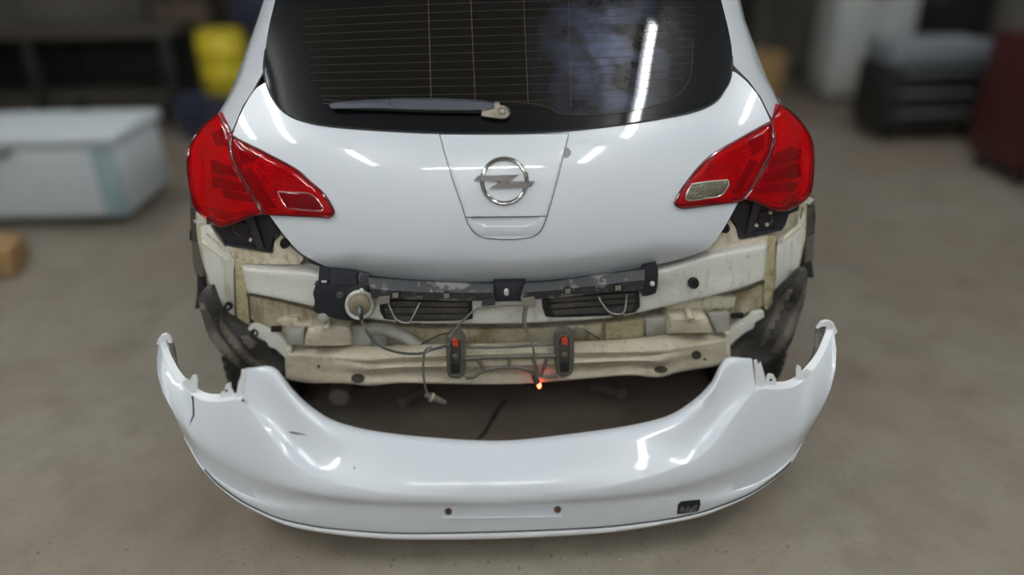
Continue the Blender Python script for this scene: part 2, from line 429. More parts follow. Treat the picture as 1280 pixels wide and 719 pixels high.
# rear surface of the car, Y as a function of (X, Z)
PROF = [(0.60, 0.02), (0.72, 0.005), (0.80, -0.005), (0.90, 0.0), (1.0, 0.022), (1.08, 0.055), (1.16, 0.105), (1.25, 0.168), (1.35, 0.24), (1.45, 0.315), (1.6, 0.43)]
def g_rear(X, Z, px=0, py=0):
    a = min(abs(X), 0.93)
    return smooth_table(PROF, Z) + 0.05 * a**2 + 0.14 * a**4 + (3.0 * (a - 0.80)**2 if a > 0.80 else 0)
TG_BOT = [(336, 268), (352, 290), (370, 311), (385, 322), (410, 334), (440, 341), (480, 346), (540, 351), (620, 352.5), (700, 349), (760, 341.5), (810, 333), (850, 324), (875, 316), (889, 307), (905, 285), (924, 253)]
def g_gate(X, Z, px, py):
    y = g_rear(X, Z)
    if 385 < px < 885:
        yb = lerp_table(TG_BOT, px)
        band = 21 * min(1, (px - 385) / 60, (885 - px) / 60)
        t = (py - (yb - band)) / 21
        if t > 0: y += 0.05 * min(t, 1.2) ** 1.1
    return y
WIN_BOT = [(332, 62), (330, 86), (334, 106), (341, 122), (355, 139), (380, 151), (430, 159), (530, 165), (620, 166), (704, 163), (789, 153.5), (859, 141), (892, 128), (906, 111), (913, 96), (915, 70)]
gate = panel('tailgate', [(333.5, 104), (327, 106), (318, 113), (305, 134), (291.5, 166), (292, 169), (304, 176), (338, 193), (371, 211), (388, 226), (405, 241), (418, 262), (418, 268), (413, 272), (380, 270.5), (336.5, 268.5)]
             + TG_BOT[1:-1] + [(923, 252.5), (886, 256.5), (856, 260.5), (844, 258.5), (841.5, 253), (851, 236), (871, 210), (890, 192), (921, 174), (946, 160), (963, 151), (950, 124), (936, 105), (920, 91), (915, 90)]
             + [(p[0], p[1]) for p in reversed(WIN_BOT[3:-2])] , g_gate, M['paint'], car, step=9, thick=0.02)
# shadowed shut between gate and body
# glass
smear_haze_glass()
GL_OUT = [(352, -30), (343, 5), (336, 35)] + WIN_BOT[:] + [(912, 45), (905, 15), (893, -30)]
panel('rear_window', GL_OUT, g_rear, M['frit'], car, step=12, thick=0.012, off=-0.002)
window = bpy.data.objects['rear_window']
window['label'] = 'dark tinted rear window with heating lines'
panel('glass_pane', [(372, -30), (377, 10), (380, 50), (383, 85), (389, 108), (402, 120), (430, 128), (520, 134), (600, 138), (640, 134), (680, 136), (700, 143), (760, 143), (815, 133), (845, 118), (860, 98), (866, 70), (866, 40), (858, -30)], g_rear, M['glass'], window, step=12, thick=0.001, off=-0.0035)
def on_off(px, py, d): return on(px, py, g_rear) + Vector((0, d, 0))
# heating lines: thin raised bars on the glass
for i in range(13):
    y0 = 3 + i * 10.2
    yl, yr = 14 + i * 9.6, -1 + i * 9.9
    ym = 2.5 + i * 10.35
    xl = 376 + i * 1.6 + (max(0, i - 9)) * 3; xr = 868 - max(0, i - 8) * 7
    pts = []
    for k in range(13):
        t = k / 12; x = xl + (xr - xl) * t
        bow = (1 - (2*t - 1)**2)
        y = yl * (1 - t) + yr * t + bow * (ym - (yl + yr) / 2)
        pts.append(on_off(x, y, -0.0042))
    tube('heating_line', pts, 0.0006, M['heat'], window, n=4, sub=1)
for xa, xb, yb in ((535, 539, 122), (588, 594, 125), (654, 660, 128), (710, 713.5, 133)):
    tube('heating_line', [on_off(xa + (xb - xa) * t, -12 + (yb + 12) * t, -0.0042) for t in [k / 6 for k in range(7)]], 0.0009, M['heat'], window, n=4, sub=1)
tube('heating_line', [on_off(x, y, -0.0042) for x, y in ((405, 124), (440, 128), (480, 130))], 0.0009, M['heat'], window, n=4)
tube('heating_line', [on_off(x, y, -0.0042) for x, y in ((640, 127), (672, 130), (690, 136), (705, 143), (760, 142), (815, 132), (845, 119), (862, 96), (866, 50))], 0.0009, M['heat'], window, n=4)
# rubber edge of the glass
tube('window_seal', [on_off(p[0], p[1] + 0.5, -0.002) for p in WIN_BOT], 0.003, M['rubber'], window, n=6, sub=4)

# wiper
wy = lambda d: (lambda px, py: on_off(px, py, d))
arm = panel('wiper_arm', [(414, 128.5), (418, 127), (455, 124), (488, 122.3), (490, 121.8), (530, 121.5), (570, 122.3), (603, 124.2), (612, 126), (618, 127.5), (618, 132), (604, 134), (560, 134.5), (500, 133), (470, 132), (440, 132.3), (416, 132)], g_rear, M['wiper'], car, step=14, thick=0.02, ring=1.0, ringd=0.003, off=-0.035)
tube('wiper_blade', [on_off(x, y, -0.016) for x, y in ((416, 133), (470, 134.5), (540, 137), (600, 138))], 0.005, M['rubber'], arm, n=6)
panel('arm_joint', [(488.2, 121), (490.2, 121), (490.2, 128), (488.2, 128)], g_rear, M['rubber'], arm, step=0, thick=0.004, off=-0.0362, sm=False)
panel('wiper_bracket', [(602, 133), (606, 131), (618, 131), (618, 126.5), (624, 126.5), (625, 130), (634, 133), (637, 140), (632, 144.5), (622, 145), (602, 142)], g_rear, M['castmetal'], arm, step=0, thick=0.02, ring=0.8, ringd=0.003, off=-0.03)
disc('wiper_nut', 628, 134.5, [(0, -0.012), (3.0, -0.012), (3.6, -0.008), (3.8, 0.0), (5.2, 0.001), (5.4, 0.01)], g_rear, M['castmetal'], arm, off=-0.034, n=12)
disc('wiper_base', 628, 140, [(0, -0.02), (7, -0.018), (10, -0.01), (12, 0.0)], g_rear, M['rubber'], arm, asp=0.8)

# handle panel with the grip recess
def g_trim(X, Z, px, py):
    y = g_rear(X, Z) - 0.0035
    xc, hw = 632.5, 43.0
    u = (px - xc) / hw
    if abs(u) < 1 and py > 270.6:
        depth = 12.5 * (1 - u**4)
        v = (py - 270.6) / max(depth, 0.01)
        if v < 1: y += 0.060 * (1 - v) ** 0.8 * min(1, (1 - abs(u)) * 6)
    if py > 284: y += 0.00003 * (py - 284) ** 2
    return y
TRIM = [(549.5, 168), (580, 168.4), (632, 168.5), (680, 167.5), (711, 166.5), (706, 188), (700, 212), (692, 242), (685, 266), (680, 281), (674, 291), (664, 296.5), (645, 299), (632, 299.3), (615, 298.5), (601, 296), (591, 289), (584, 277), (577, 256), (566, 225), (557, 196)]
seal = [on(x, y, g_rear) + Vector((0, -0.001, 0)) for x, y in smooth_outline(TRIM, 3)[:]]
trim = panel('handle_panel', TRIM, g_trim, M['paint'], gate, step=2.6, thick=0.003, ring=1.0, ringd=0.003)
tube('panel_joint', seal + [seal[0]], 0.0011, M['gap'], gate, n=5, sub=1)
tube('grip_edge', [on_off(x, y, -0.0040) for x, y in ((581, 271), (592, 271.2), (632, 270.6), (672, 270), (684, 269.5))], 0.0013, M['gap'], gate, n=5, sub=2)
# paint chip beside the panel
panel('paint_chip', [(704.5, 186), (708, 184), (712, 186), (714, 191), (711, 196), (706, 198), (704, 194)], g_rear, M['bareplastic'], gate, step=0, thick=0.001, off=-0.0012)
# emblem: chrome ring with a lightning bolt
def g_emb(X, Z, px, py): return g_rear(X, Z) - 0.004
prof = [(28.0 + 2.7 * math.cos(a), -0.007 * math.sin(a) - 0.001) for a in [2*math.pi*k/10 for k in range(10)]]
emb = disc('emblem', 630.4, 226, prof, g_emb, M['chrome'], gate, asp=1.0, n=48, close=True)
emb['label'] = 'chrome ring emblem crossed by a lightning bolt'
panel('emblem_bolt', [(592.5, 225.2), (597.5, 219.8), (648.5, 218.3), (634.5, 226.9), (667.8, 226.4), (663, 232.6), (612.5, 234.8), (626.5, 226.4)], g_emb, M['darkchrome'], emb, step=0, thick=0.014, ring=2.0, ringd=0.006, off=-0.013, sm=False)

# tail lights -----------------------------------------------------------
def lamp(outer, inner, insert, side):
    root_o = panel('tail_light', outer, g_rear, M['redlens'], car, step=7, thick=0.03, ring=2.2, ringd=0.006, off=-0.010)
    root_i = panel('tailgate_light', inner, g_rear, M['redlens'], car, step=7, thick=0.02, ring=2.0, ringd=0.005, off=-0.012)
    for root, out in ((root_o, outer), (root_i, inner)):
        cx = sum(p[0] for p in out) / len(out); cy = sum(p[1] for p in out) / len(out)
        sh = [(cx + (x - cx) * 0.985, cy + (y - cy) * 0.985) for x, y in out]
        panel('reflector', sh, g_rear, M['housing'], root, step=9, thick=0.002, off=0.022)
    return root_o, root_i
OL = [(273, 142), (281, 153), (288.5, 166), (287.5, 185), (293.5, 206), (311, 237), (327, 263), (329, 266.5), (315, 269), (298, 276), (284, 281), (273, 281), (259, 272), (245, 259), (239, 240), (235.5, 212), (237, 187), (245, 170), (256, 156)]
IL = [(291, 170), (303, 177), (337, 194), (370, 212), (387, 227), (404, 242), (416, 262), (417, 267), (412, 271), (379, 269), (337, 267), (330.5, 265), (313.5, 236), (296, 206), (290, 187)]
OR = [(974, 131), (968, 143), (964.5, 152), (967.5, 166), (966, 184), (953.5, 213), (931, 248), (947, 252), (961, 259), (975, 263), (988, 260), (1004, 250), (1012, 240), (1015, 221), (1016, 193), (1012, 171), (1000, 152), (986, 138)]
IR = [(962.5, 153), (965, 163), (963.5, 181), (957, 199), (940, 230), (927, 248), (924, 250.5), (886, 255), (855, 259), (845.5, 257), (843, 253), (852, 237), (872, 211), (891, 193), (922, 175), (947, 161)]
lo, li = lamp(OL, IL, None, -1)
ro, ri = lamp(OR, IR, None, 1)
lo['label'] = 'red outer tail light on the body corner'; ro['label'] = lo['label']
li['label'] = 'red inner tail light with dark fog insert'; ri['label'] = 'red inner tail light with clear reversing lamp'
for root, out in ((lo, OL), (li, IL), (ro, OR), (ri, IR)):
    o_ = smooth_outline(out, 3)
    tube('lens_border', [on(x, y, g_rear) + Vector((0, -0.006, 0)) for x, y in o_ + [o_[0]]], 0.0035, M['lensrim'], root, n=6, sub=1)
for root, P in ((li, IL[10:] + IL[:1]), (ri, IR[:7])):
    tube('lamp_joint', [on(x, y, g_rear) + Vector((0, -0.0125, 0)) for x, y in crcurve(P[2:] if root is li else P[:-1], 3)], 0.0012, M['silver'], root, n=5, sub=1)
# fog insert and reversing lamp
FOG = [(348.5, 238), (370, 238.6), (387, 240), (398, 247.5), (405.5, 259), (402, 262), (380, 260.5), (360, 258.2), (353, 248)]
REV = [(863.5, 228), (886, 225), (908, 223), (909.5, 229), (899.5, 242), (880, 246), (861, 248.5), (855.5, 246), (858, 238)]
fog = panel('fog_lamp', FOG, g_rear, M['redlens_dark'], li, step=6, thick=0.004, ring=1.2, ringd=0.003, off=-0.0155)
tube('bezel', [on(x, y, g_rear) + Vector((0, -0.0135, 0)) for x, y in smooth_outline(FOG, 3) + [FOG[0]]], 0.0018, M['silver'], li, n=6, sub=1)
rev = panel('reversing_lamp', REV, g_rear, M['clearref'], ri, step=5, thick=0.004, ring=1.2, ringd=0.003, off=-0.0150)
panel('clear_lens', REV, g_rear, M['clearlens'], ri, step=6, thick=0.004, ring=1.2, ringd=0.003, off=-0.0185)
M['revbez'] = mat('clear_bezel', (0.75, 0.72, 0.66), 0.2, 0.5)
tube('bezel', [on(x, y, g_rear) + Vector((0, -0.0145, 0)) for x, y in smooth_outline(REV, 3) + [REV[0]]], 0.0022, M['revbez'], ri, n=6, sub=1)
# inner facets of the lamps: ribs and steps that show through the red lens
def facets(root, polys, matn, off, thick=0.012):
    for P in polys:
        panel('lamp_facet', P, g_rear, M[matn], root, step=5, thick=0.005, off=off + 0.006, sm=False)
facets(lo, [[(262, 200), (297, 214), (303, 224), (263, 217)], [(263, 222), (305, 231), (313, 242), (264, 236)], [(276, 240), (316, 246), (322, 255), (279, 249)]], 'housing_dark', 0.004)
facets(lo, [[(252, 258), (285, 268), (322, 262), (300, 271), (281, 277), (266, 272)]], 'clearref', 0.006)
facets(lo, [[(262, 168), (278, 160), (284, 184), (268, 184)]], 'housing_dark', 0.006)
facets(li, [[(295, 181), (324, 197), (314, 204), (300, 208)], [(299, 214), (312, 212), (345, 262), (332, 263)]], 'housing_dark', 0.006)
facets(li, [[(322, 205), (356, 214), (385, 236), (346, 236), (342, 256), (318, 222)]], 'clearref', 0.008)
facets(ro, [[(966, 196), (992, 184), (1004, 188), (1002, 199), (962, 213)], [(958, 218), (1000, 205), (1004, 222), (952, 230)], [(946, 236), (1000, 228), (996, 240), (944, 243)]], 'housing_dark', 0.004)
facets(ro, [[(952, 248), (975, 255), (1003, 240), (996, 252), (976, 259)]], 'clearref', 0.006)
facets(ri, [[(935, 178), (958, 166), (956, 186), (944, 196)], [(940, 200), (950, 204), (926, 244), (916, 244)]], 'housing_dark', 0.006)
facets(ri, [[(890, 204), (932, 184), (936, 198), (914, 240), (912, 221), (880, 222)]], 'clearref', 0.008)

# quarter panels, sides and roof ---------------------------------------
def quarter(side):
    if side > 0:
        q1 = [(890, -60), (899, -10), (906, 22), (914, 58), (917, 82), (936, 101), (951, 121), (965, 149)]
        q2 = [(918, -60), (923, -10), (931, 24), (942, 55), (950, 76), (958, 96), (967, 113), (975, 132)]
    else:
        q1 = [(358, -60), (348, -10), (340, 20), (333, 58), (330, 88), (318, 110), (303, 133), (289.5, 165)]
        q2 = [(340, -60), (333, -10), (320, 28), (309, 58), (302, 78), (294, 100), (285, 120), (272, 143)]
    A = [on(x, y, g_rear) for x, y in q1]
    B = [at(x, y, a.y + 0.14) for (x, y), a in zip(q2, A)]
    mid = [(a + b) / 2 + Vector((side * 0.012, -0.015, 0)) for a, b in zip(A, B)]
    Cc = [Vector((b.x + side * 0.02, b.y + 0.35, b.z + 0.012)) for b in B]
    D = [Vector((b.x + side * (0.035), 1.6, b.z + 0.02)) for b in B]
    E_ = [Vector((b.x + side * 0.03, 2.5, b.z + 0.0)) for b in B]
    # fold the edge into the gap at the gate
    A0 = [a + Vector((0, 0.02, 0)) for a in A]
    grid('quarter_panel', [A0, A, mid, B, Cc, D, E_], M['paint'], car, angle=60)
    return A, B, Cc, D, E_
QR = quarter(1); QL = quarter(-1)
# roof between the two top edges
rows = []
for i in range(1, 5):
    l, r = QL[i][0], QR[i][0]
    rows.append([l.lerp(r, k / 12) + Vector((0, 0, 0.06 * (1 - (2*k/12 - 1)**2))) for k in range(13)])
grid('roof', rows, M['paint'], car, flip_cam=False)
sp = [[l_ + Vector((0, d, dz)) for l_ in rows[0]] for d, dz in ((-0.24, 0.0), (-0.22, 0.02), (0.0, 0.03), (0.0, -0.02), (-0.2, -0.02), (-0.24, 0.0))]
grid('roof_spoiler', sp, M['paint'], car, flip_cam=False)
AX, WR = 0.48, 0.315
def side_panel(side):
    rows = []
    ys = [0.30, 0.34, 0.4, 0.45, 0.5, 0.56, 0.62, 0.68, 0.74, 0.79, 0.82, 1.0, 1.4, 1.9, 2.4, 2.62, 2.68, 2.76, 2.86, 2.98, 3.1, 3.2, 3.28, 3.34, 3.5, 3.8, 4.0]
    for Y in ys:
        zt = 1.15 if Y < 2.4 else 1.15 - 0.25 * (Y - 2.4)
        lows = 0.26
        for c in (AX, 3.0):
            if abs(Y - c) < 0.37: lows = max(lows, 0.32 + math.sqrt(0.37**2 - (Y - c)**2))
        if Y < 0.45: lows = 0.70
        tap = 1.0 if Y < 3.2 else 1 - 0.12 * (Y - 3.2)
        col = []
        for k in range(9):
            t = k / 8; z = zt + (lows - zt) * t
            X = 0.875 + 0.085 * math.sin(math.pi * min(1, (1.15 - z) / 0.7)) * 1.0
            col.append(Vector((side * X * tap, Y, z)))
        rows.append(col)
    grid('side_panel', rows, M['paint'], car, flip_cam=False)
    # dark side glass
    g = [[Vector((side * (0.87 + 0.003), y, 1.15)), Vector((side * (0.78), y + 0.06, 1.33)), Vector((side * 0.72, y + 0.1, 1.43))] for y in (0.75, 1.2, 1.7, 2.2)]
    grid('side_window', g, M['frit'], car, flip_cam=False)
for s in (-1, 1): side_panel(s)
# bonnet and nose, away from the camera
hood = []
for Y, z, wd in ((2.4, 1.16, 0.86), (2.9, 1.05, 0.85), (3.5, 0.92, 0.80), (3.95, 0.75, 0.70), (4.02, 0.45, 0.70), (3.98, 0.22, 0.68)):
    hood.append([Vector((wd * (k / 6 - 1), Y + 0.0, z + 0.05 * (1 - (k / 6 - 1)**2))) for k in range(13)])
grid('bonnet', hood, M['paint'], car, flip_cam=False)
ws = [[Vector((wd * (k / 6 - 1), Y + 0.12 * (1 - (k/6 - 1)**2), z)) for k in range(13)] for Y, z, wd in ((2.2, 1.46, 0.66), (2.5, 1.3, 0.74), (2.75, 1.12, 0.84))]
grid('windscreen', ws, M['frit'], car, flip_cam=False)
box('underbody', (0, 2.15, 0.42), (1.30, 3.3, 0.16), M['under'], car, bevel=0.03)
box('boot_floor', (0, 0.42, 0.40), (1.20, 0.5, 0.12), M['under'], car, bevel=0.02)
box('boot_interior', (0, 0.75, 0.72), (1.40, 0.9, 0.36), M['under'], car, bevel=0.02)

# wheels -----------------------------------------------------------------
def wheel(side, Y):
    xo = 0.985 if Y < 1 else 0.93
    xc = side * (xo - 0.0925)
    h = 0.0925
    prof = [(0.205, -h + 0.01), (0.25, -h), (0.285, -h + 0.006), (0.306, -h + 0.022), (0.313, -0.055), (0.315, 0), (0.313, 0.055), (0.306, h - 0.022), (0.285, h - 0.006), (0.25, h), (0.205, h - 0.01)]
    t = lathe('wheel', (xc, Y, WR), prof, M['tyre'], car, axis='X', n=48)
    for row, (a, b) in enumerate(((-0.084, -0.054), (-0.046, -0.005), (0.005, 0.046), (0.054, 0.084))):
        bm = bmesh.new()
        N = 56
        for k in range(N):
            a0 = 2*math.pi*(k + 0.5 * (row % 2)) / N; a1 = a0 + 2*math.pi/N*0.72
            rr = 0.3215 if abs(a + b) < 0.1 else 0.317
            vs = []
            for ang, sx in ((a0, a), (a1, a), (a1, b), (a0, b)):
                r_ = rr if abs(sx) < 0.08 else rr - 0.006
                vs.append(bm.verts.new((xc + sx, Y + r_*math.cos(ang), WR + r_*math.sin(ang))))
            vi = []
            for ang, sx in ((a0, a), (a1, a), (a1, b), (a0, b)):
                vi.append(bm.verts.new((xc + sx, Y + 0.304*math.cos(ang), WR + 0.304*math.sin(ang))))
            bm.faces.new(vs)
            for q in range(4): bm.faces.new([vs[q], vs[(q+1) % 4], vi[(q+1) % 4], vi[q]])
        bmesh.ops.recalc_face_normals(bm, faces=bm.faces[:])
        o = obj('tread', bm, M['tyre'], t, smooth=False)
    lathe('rim', (xc, Y, WR), [(0.02, side * 0.07), (0.06, side * 0.075), (0.18, side * 0.06), (0.2, side * 0.09), (0.205, side * 0.09), (0.205, -side * 0.09), (0.02, -side * 0.05)], M['alloy'], t, axis='X', n=32)
for s in (-1, 1):
    for Y in (AX, 3.0): wheel(s, Y)

# inner rear panel -------------------------------------------------------
def g_in(d):
    return lambda X, Z, px, py: d + 0.02 + 0.04 * min(abs(X), 0.95)**2 + 0.04 * min(abs(X), 0.95)**4
BASE = [(243, 266), (300, 262), (335, 262), (352, 292), (372, 310), (400, 325), (480, 340), (620, 346), (760, 335), (860, 314), (885, 302), (905, 276), (925, 248), (1009, 248), (1007, 298), (999, 333), (991, 347), (969, 369), (968, 383), (961, 391), (957, 398), (946, 405), (943, 411), (928, 419), (913, 433), (905, 446), (640, 458), (360, 466), (357, 447), (345, 438), (325, 424), (309, 412), (303, 405), (291, 399), (276, 387), (263, 358), (253, 327), (247, 300)]
base = panel('rear_panel', BASE, g_in(0.13), M['cream'], car, step=16, thick=0.02, sm=False)
# corner panels
def g_corner(X, Z, px, py): return 0.105 + 0.04 * X**2 + 0.04 * X**4
panel('corner_panel', [(249, 285), (262, 284), (279, 309), (292, 325), (291, 345), (292, 398), (285, 393), (275, 384), (264, 357), (255, 328)], g_corner, M['cream_clean'], base, step=14, thick=0.02, ring=2.5, ringd=0.008)
panel('corner_panel', [(1007, 262), (1004, 300), (998, 331), (991, 344), (970, 364), (971, 322), (974, 304), (998, 285)], g_corner, M['cream_clean'], base, step=14, thick=0.02, ring=2.5, ringd=0.008)
# seam columns
panel('seam_strip', [(293, 322), (303, 324), (305, 345), (309, 380), (312, 412), (306, 411), (302, 403), (296, 396), (294, 350)], g_corner, M['sealer'], base, step=10, thick=0.012, off=0.004)
panel('seam_strip', [(958, 296), (970, 296), (969, 330), (968, 368), (967, 383), (960, 390), (955, 380), (957, 340)], g_corner, M['sealer'], base, step=10, thick=0.012, off=0.004)
# ribs pressed into the corners
for P in (((252, 302), (268, 314), (286, 326)), ((258, 292), (272, 305), (282, 315))):
    ptube('pressed_rib', [(x, y, g_corner(on(x, y, g_corner).x, 0, 0, 0)) for x, y in P], 0.004, M['cream'], base)
for P in (((1004, 279), (990, 291), (976, 302)), ((998, 268), (997, 282), (980, 296))):
    ptube('pressed_rib', [(x, y, g_corner(on(x, y, g_corner).x, 0, 0, 0)) for x, y in P], 0.004, M['cream'], base)
ptube('pressed_rib', [(x, y, 0.135) for x, y in ((281, 328), (281, 350), (283, 372))], 0.003, M['cream'], base)
ptube('pressed_rib', [(x, y, 0.135) for x, y in ((972, 308), (971, 330), (970, 352))], 0.003, M['cream'], base)
# shelf below the lamps, with the sealed seam
panel('lamp_shelf', [(282, 309), (335, 317), (342, 316), (343, 302), (352, 294), (368, 312), (380, 322), (375, 330), (345, 330), (306, 329), (292, 322)], g_corner, M['cream'], base, step=10, thick=0.02, off=-0.002)
panel('lamp_shelf', [(912, 275), (919, 284), (922, 297), (928, 300), (960, 295), (957, 303), (930, 307), (905, 312), (880, 313), (890, 304), (903, 290)], g_corner, M['cream'], base, step=10, thick=0.02, off=-0.002)
ptube('seam_bead', [(x, y, 0.11 + 0.045) for x, y in ((290, 318), (302, 323), (316, 325), (330, 326), (345, 324), (358, 321), (368, 318))], lambda t: 0.007 + 0.003 * math.sin(t * 37), M['sealer'], base, sub=6)
ptube('seam_bead', [(x, y, 0.11 + 0.045) for x, y in ((895, 306), (905, 308), (915, 313), (930, 307), (945, 303), (957, 301))], lambda t: 0.007 + 0.003 * math.sin(t * 31), M['sealer'], base, sub=6)

# cross panel: the raised white box across the back ----------------------
CT = [(306, 331), (345, 333), (380, 334), (400, 337), (450, 344), (520, 349), (625, 351), (700, 348), (765, 339), (820, 332), (850, 324), (885, 313), (920, 306), (955, 301)]
CB = [(314, 367), (350, 374), (380, 381), (398, 385), (450, 397), (520, 404), (625, 405), (700, 402), (765, 397), (820, 386), (850, 379), (885, 371), (925, 361), (951, 351)]
def g_x(px): # raised by about 5 cm
    X = (px - 630) / 430
    return 0.055 + 0.05 * X**2 + 0.06 * X**4
rows = []
for t, d in ((-0.12, 0.075), (0.0, 0.045), (0.10, 0.012), (0.22, 0.0), (0.6, 0.002), (0.93, 0.0), (1.0, 0.012), (0.97, 0.07)):
    rows.append([(a[0] + (b[0] - a[0]) * t, a[1] + (b[1] - a[1]) * t, g_x(a[0]) + d) for a, b in zip(CT, CB)])
# rounded ends folded back
def fold(r, k):
    f, l = r[0], r[-1]
    return [(f[0] - 5, f[1], f[2] + 0.055)] + list(r) + [(l[0] + 5, l[1], l[2] + 0.055)]
cross = loft('cross_panel', [fold(r, 0) for r in rows], M['cream_clean'], car, nc=3, nr=3, angle=70)
# lower recessed panel stamping and ledges
panel('lower_panel', [(312, 370), (350, 378), (398, 390), (450, 402), (520, 410), (625, 411), (700, 408), (790, 399), (850, 384), (925, 366), (956, 354), (952, 384), (915, 398), (910, 420), (800, 424), (620, 432), (440, 434), (362, 434), (352, 420), (325, 408), (314, 398)], g_in(0.10), M['cream_dirty'], car, step=14, thick=0.015)
panel('pressed_ledge', [(357, 398), (372, 398), (374, 404), (385, 404), (398, 400), (404, 408), (380, 412), (358, 410), (345, 402)], g_in(0.08), M['cream'], base, step=8, thick=0.02, ring=1.5, ringd=0.006)
panel('pressed_ledge', [(830, 386), (880, 372), (921, 372), (918, 384), (905, 388), (893, 386), (888, 390), (862, 392)], g_in(0.08), M['cream'], base, step=8, thick=0.02, ring=1.5, ringd=0.006)
# diagonal flanges that carry the beam
def g_fl(X, Z, px, py): return 0.10 + 0.10 * max(0, abs(X) - 0.6)
fl = panel('corner_flange', [(309, 412), (313, 408), (321, 408), (330, 412), (345, 419), (360, 430), (366, 440), (366, 472), (358, 468), (357, 449), (345, 438), (336, 434), (332, 428), (322, 423)], g_fl, M['cream_clean'], base, step=10, thick=0.02, ring=1.2, ringd=0.004)
disc('flange_hole', 318, 416.5, [(0, 0.004), (2.6, 0.004), (3.4, -0.001), (4.6, -0.002), (5.2, 0.004)], g_fl, M['rubber'], fl, off=-0.003, n=14)
fr_ = panel('corner_flange', [(956, 397), (945, 404), (942, 411), (930, 418), (913, 433), (908, 445), (898, 447), (900, 425), (912, 414), (935, 400), (942, 393), (955, 390)], g_fl, M['cream_clean'], base, step=10, thick=0.02, ring=1.2, ringd=0.004)
for px, py, W, Hh, tilt in ((345, 412.5, 6.5, 3, 0.0), (922, 395.5, 7.5, 3, -0.04)):
    panel('slot', [(px - W, py - Hh), (px + W, py - Hh - 0.5), (px + W, py + Hh - 0.5), (px - W, py + Hh)], 0.09, M['blackhole'], base, step=0, thick=0.01, sm=False)

# bumper beam ------------------------------------------------------------
bx = [357, 383, 430, 462, 500, 560, 640, 715, 785, 822, 850, 895, 913]
y0 = [437, 433, 433, 434, 433, 431, 430, 428, 425, 421, 418, 417, 417]
y1 = [442, 442, 446, 449, 447, 445, 443, 441, 440, 438, 434, 426, 422]
y5 = [471, 476.5, 477.5, 480, 477, 478, 478.5, 473, 467.5, 470, 463, 455, 447]
y6 = [473, 478, 479, 482.5, 479, 480, 480, 475, 469.5, 472, 465, 457, 449]
amp = [0, 0, .15, .6, 1, 1, 1, 1, 1, .6, .1, 0, 0]
yoff = [0.10, 0.085, 0.03, 0.01, 0.0, -0.005, -0.005, -0.005, 0.0, 0.01, 0.03, 0.075, 0.09]
rows = []
for kind in range(9):
    r = []
    for x, a, b, e, f_, m, yo in zip(bx, y0, y1, y5, y6, amp, yoff):
        if kind == 0: r.append((x, a - 1, yo + 0.075))
        elif kind == 1: r.append((x, a, yo + 0.055))
        elif kind == 2: r.append((x, b, yo + 0.006))
        elif kind == 3: r.append((x, b + (e - b) * 0.17, yo + 0.0 + 0.022 * m))
        elif kind == 4: r.append((x, b + (e - b) * 0.40, yo - 0.008 * m))
        elif kind == 5: r.append((x, b + (e - b) * 0.66, yo + 0.016 * m))
        elif kind == 6: r.append((x, e, yo - 0.004))
        elif kind == 7: r.append((x, f_, yo + 0.012))
        else: r.append((x, f_ - 6, yo + 0.08))
    rows.append(r)
beam = loft('bumper_beam', rows, M['beam'], car, nc=5, nr=3, angle=60)
from mathutils.bvhtree import BVHTree
_b = bmesh.new(); _b.from_mesh(beam.data); beam_bvh = BVHTree.FromBMesh(_b)
def g_beam(X, Z, px, py):
    h = beam_bvh.ray_cast(CAM, ray(px, py).normalized())
    return h[0].y if h[0] is not None else 0.0
beam['label'] = 'dusty beige steel crash beam'
for x, y, r, asp, d in ((447.5, 473, 8.8, 0.68, 0.0), (826, 462, 8.5, 0.55, 0.004), (870.5, 444, 6.4, 0.85, 0.03), (398.5, 458, 2.2, 0.8, 0.06), (881, 449, 2.2, .7, .04)):
    disc('drain_hole', x, y, [(0, 0.0), (r * 0.5, 0.0), (r * 0.98, 0.0), (r, 0.004)], g_beam, M['hole_inner'], beam, asp=asp, n=20, off=-0.0015)
# end plates
panel('beam_end', [(356, 437), (363, 437), (364, 474), (357, 469)], 0.10, M['cream'], beam, step=0, thick=0.03)
panel('beam_end', [(907, 417), (913, 417), (913, 447), (908, 449)], 0.085, M['cream'], beam, step=0, thick=0.03)
# mounting boxes above the beam
def mount(out, flap):
    m = panel('beam_mount', out, 0.055, M['beam'], car, step=8, thick=0.08, ring=2.0, ringd=0.012)
    return m
mount([(379, 434), (382, 418), (386, 412), (394, 411), (425, 410), (434, 412), (437, 416), (439, 434)], None)
mount([(835, 420), (834, 404), (838, 399), (846, 398), (880, 397), (886, 400), (893, 418)], None)
for P, Y in (([(355, 414), (380, 412), (379, 432), (358, 432)], 0.10), ([(440, 409), (461, 410), (464, 433), (439, 433)], 0.085), ([(464, 412), (483, 418), (484, 433), (465, 433)], 0.10),
          ([(806, 399), (832, 397), (834, 419), (808, 422)], 0.085), ([(886, 394), (912, 393), (913, 417), (896, 417)], 0.10)):
    panel('grey_bracket_plate', P, Y, M['greysteel'], base, step=8, thick=0.02, ring=1.5, ringd=0.005, sm=False)
# tow eye stubs and rust patches on the mounts
ptube('mount_stud', [(411, 402, 0.09), (409, 408, 0.05), (406, 413, 0.03)], 0.010, M['beam'], base, n=10)
disc('mount_cap', 404, 396, [(0, -0.012), (5, -0.011), (7.2, -0.004), (8, 0.01)], 0.045, M['greysteel'], base)
ptube('mount_stud', [(860, 388, 0.09), (862, 395, 0.06), (864, 400, 0.045)], 0.012, M['cream_dirty'], base, n=10)
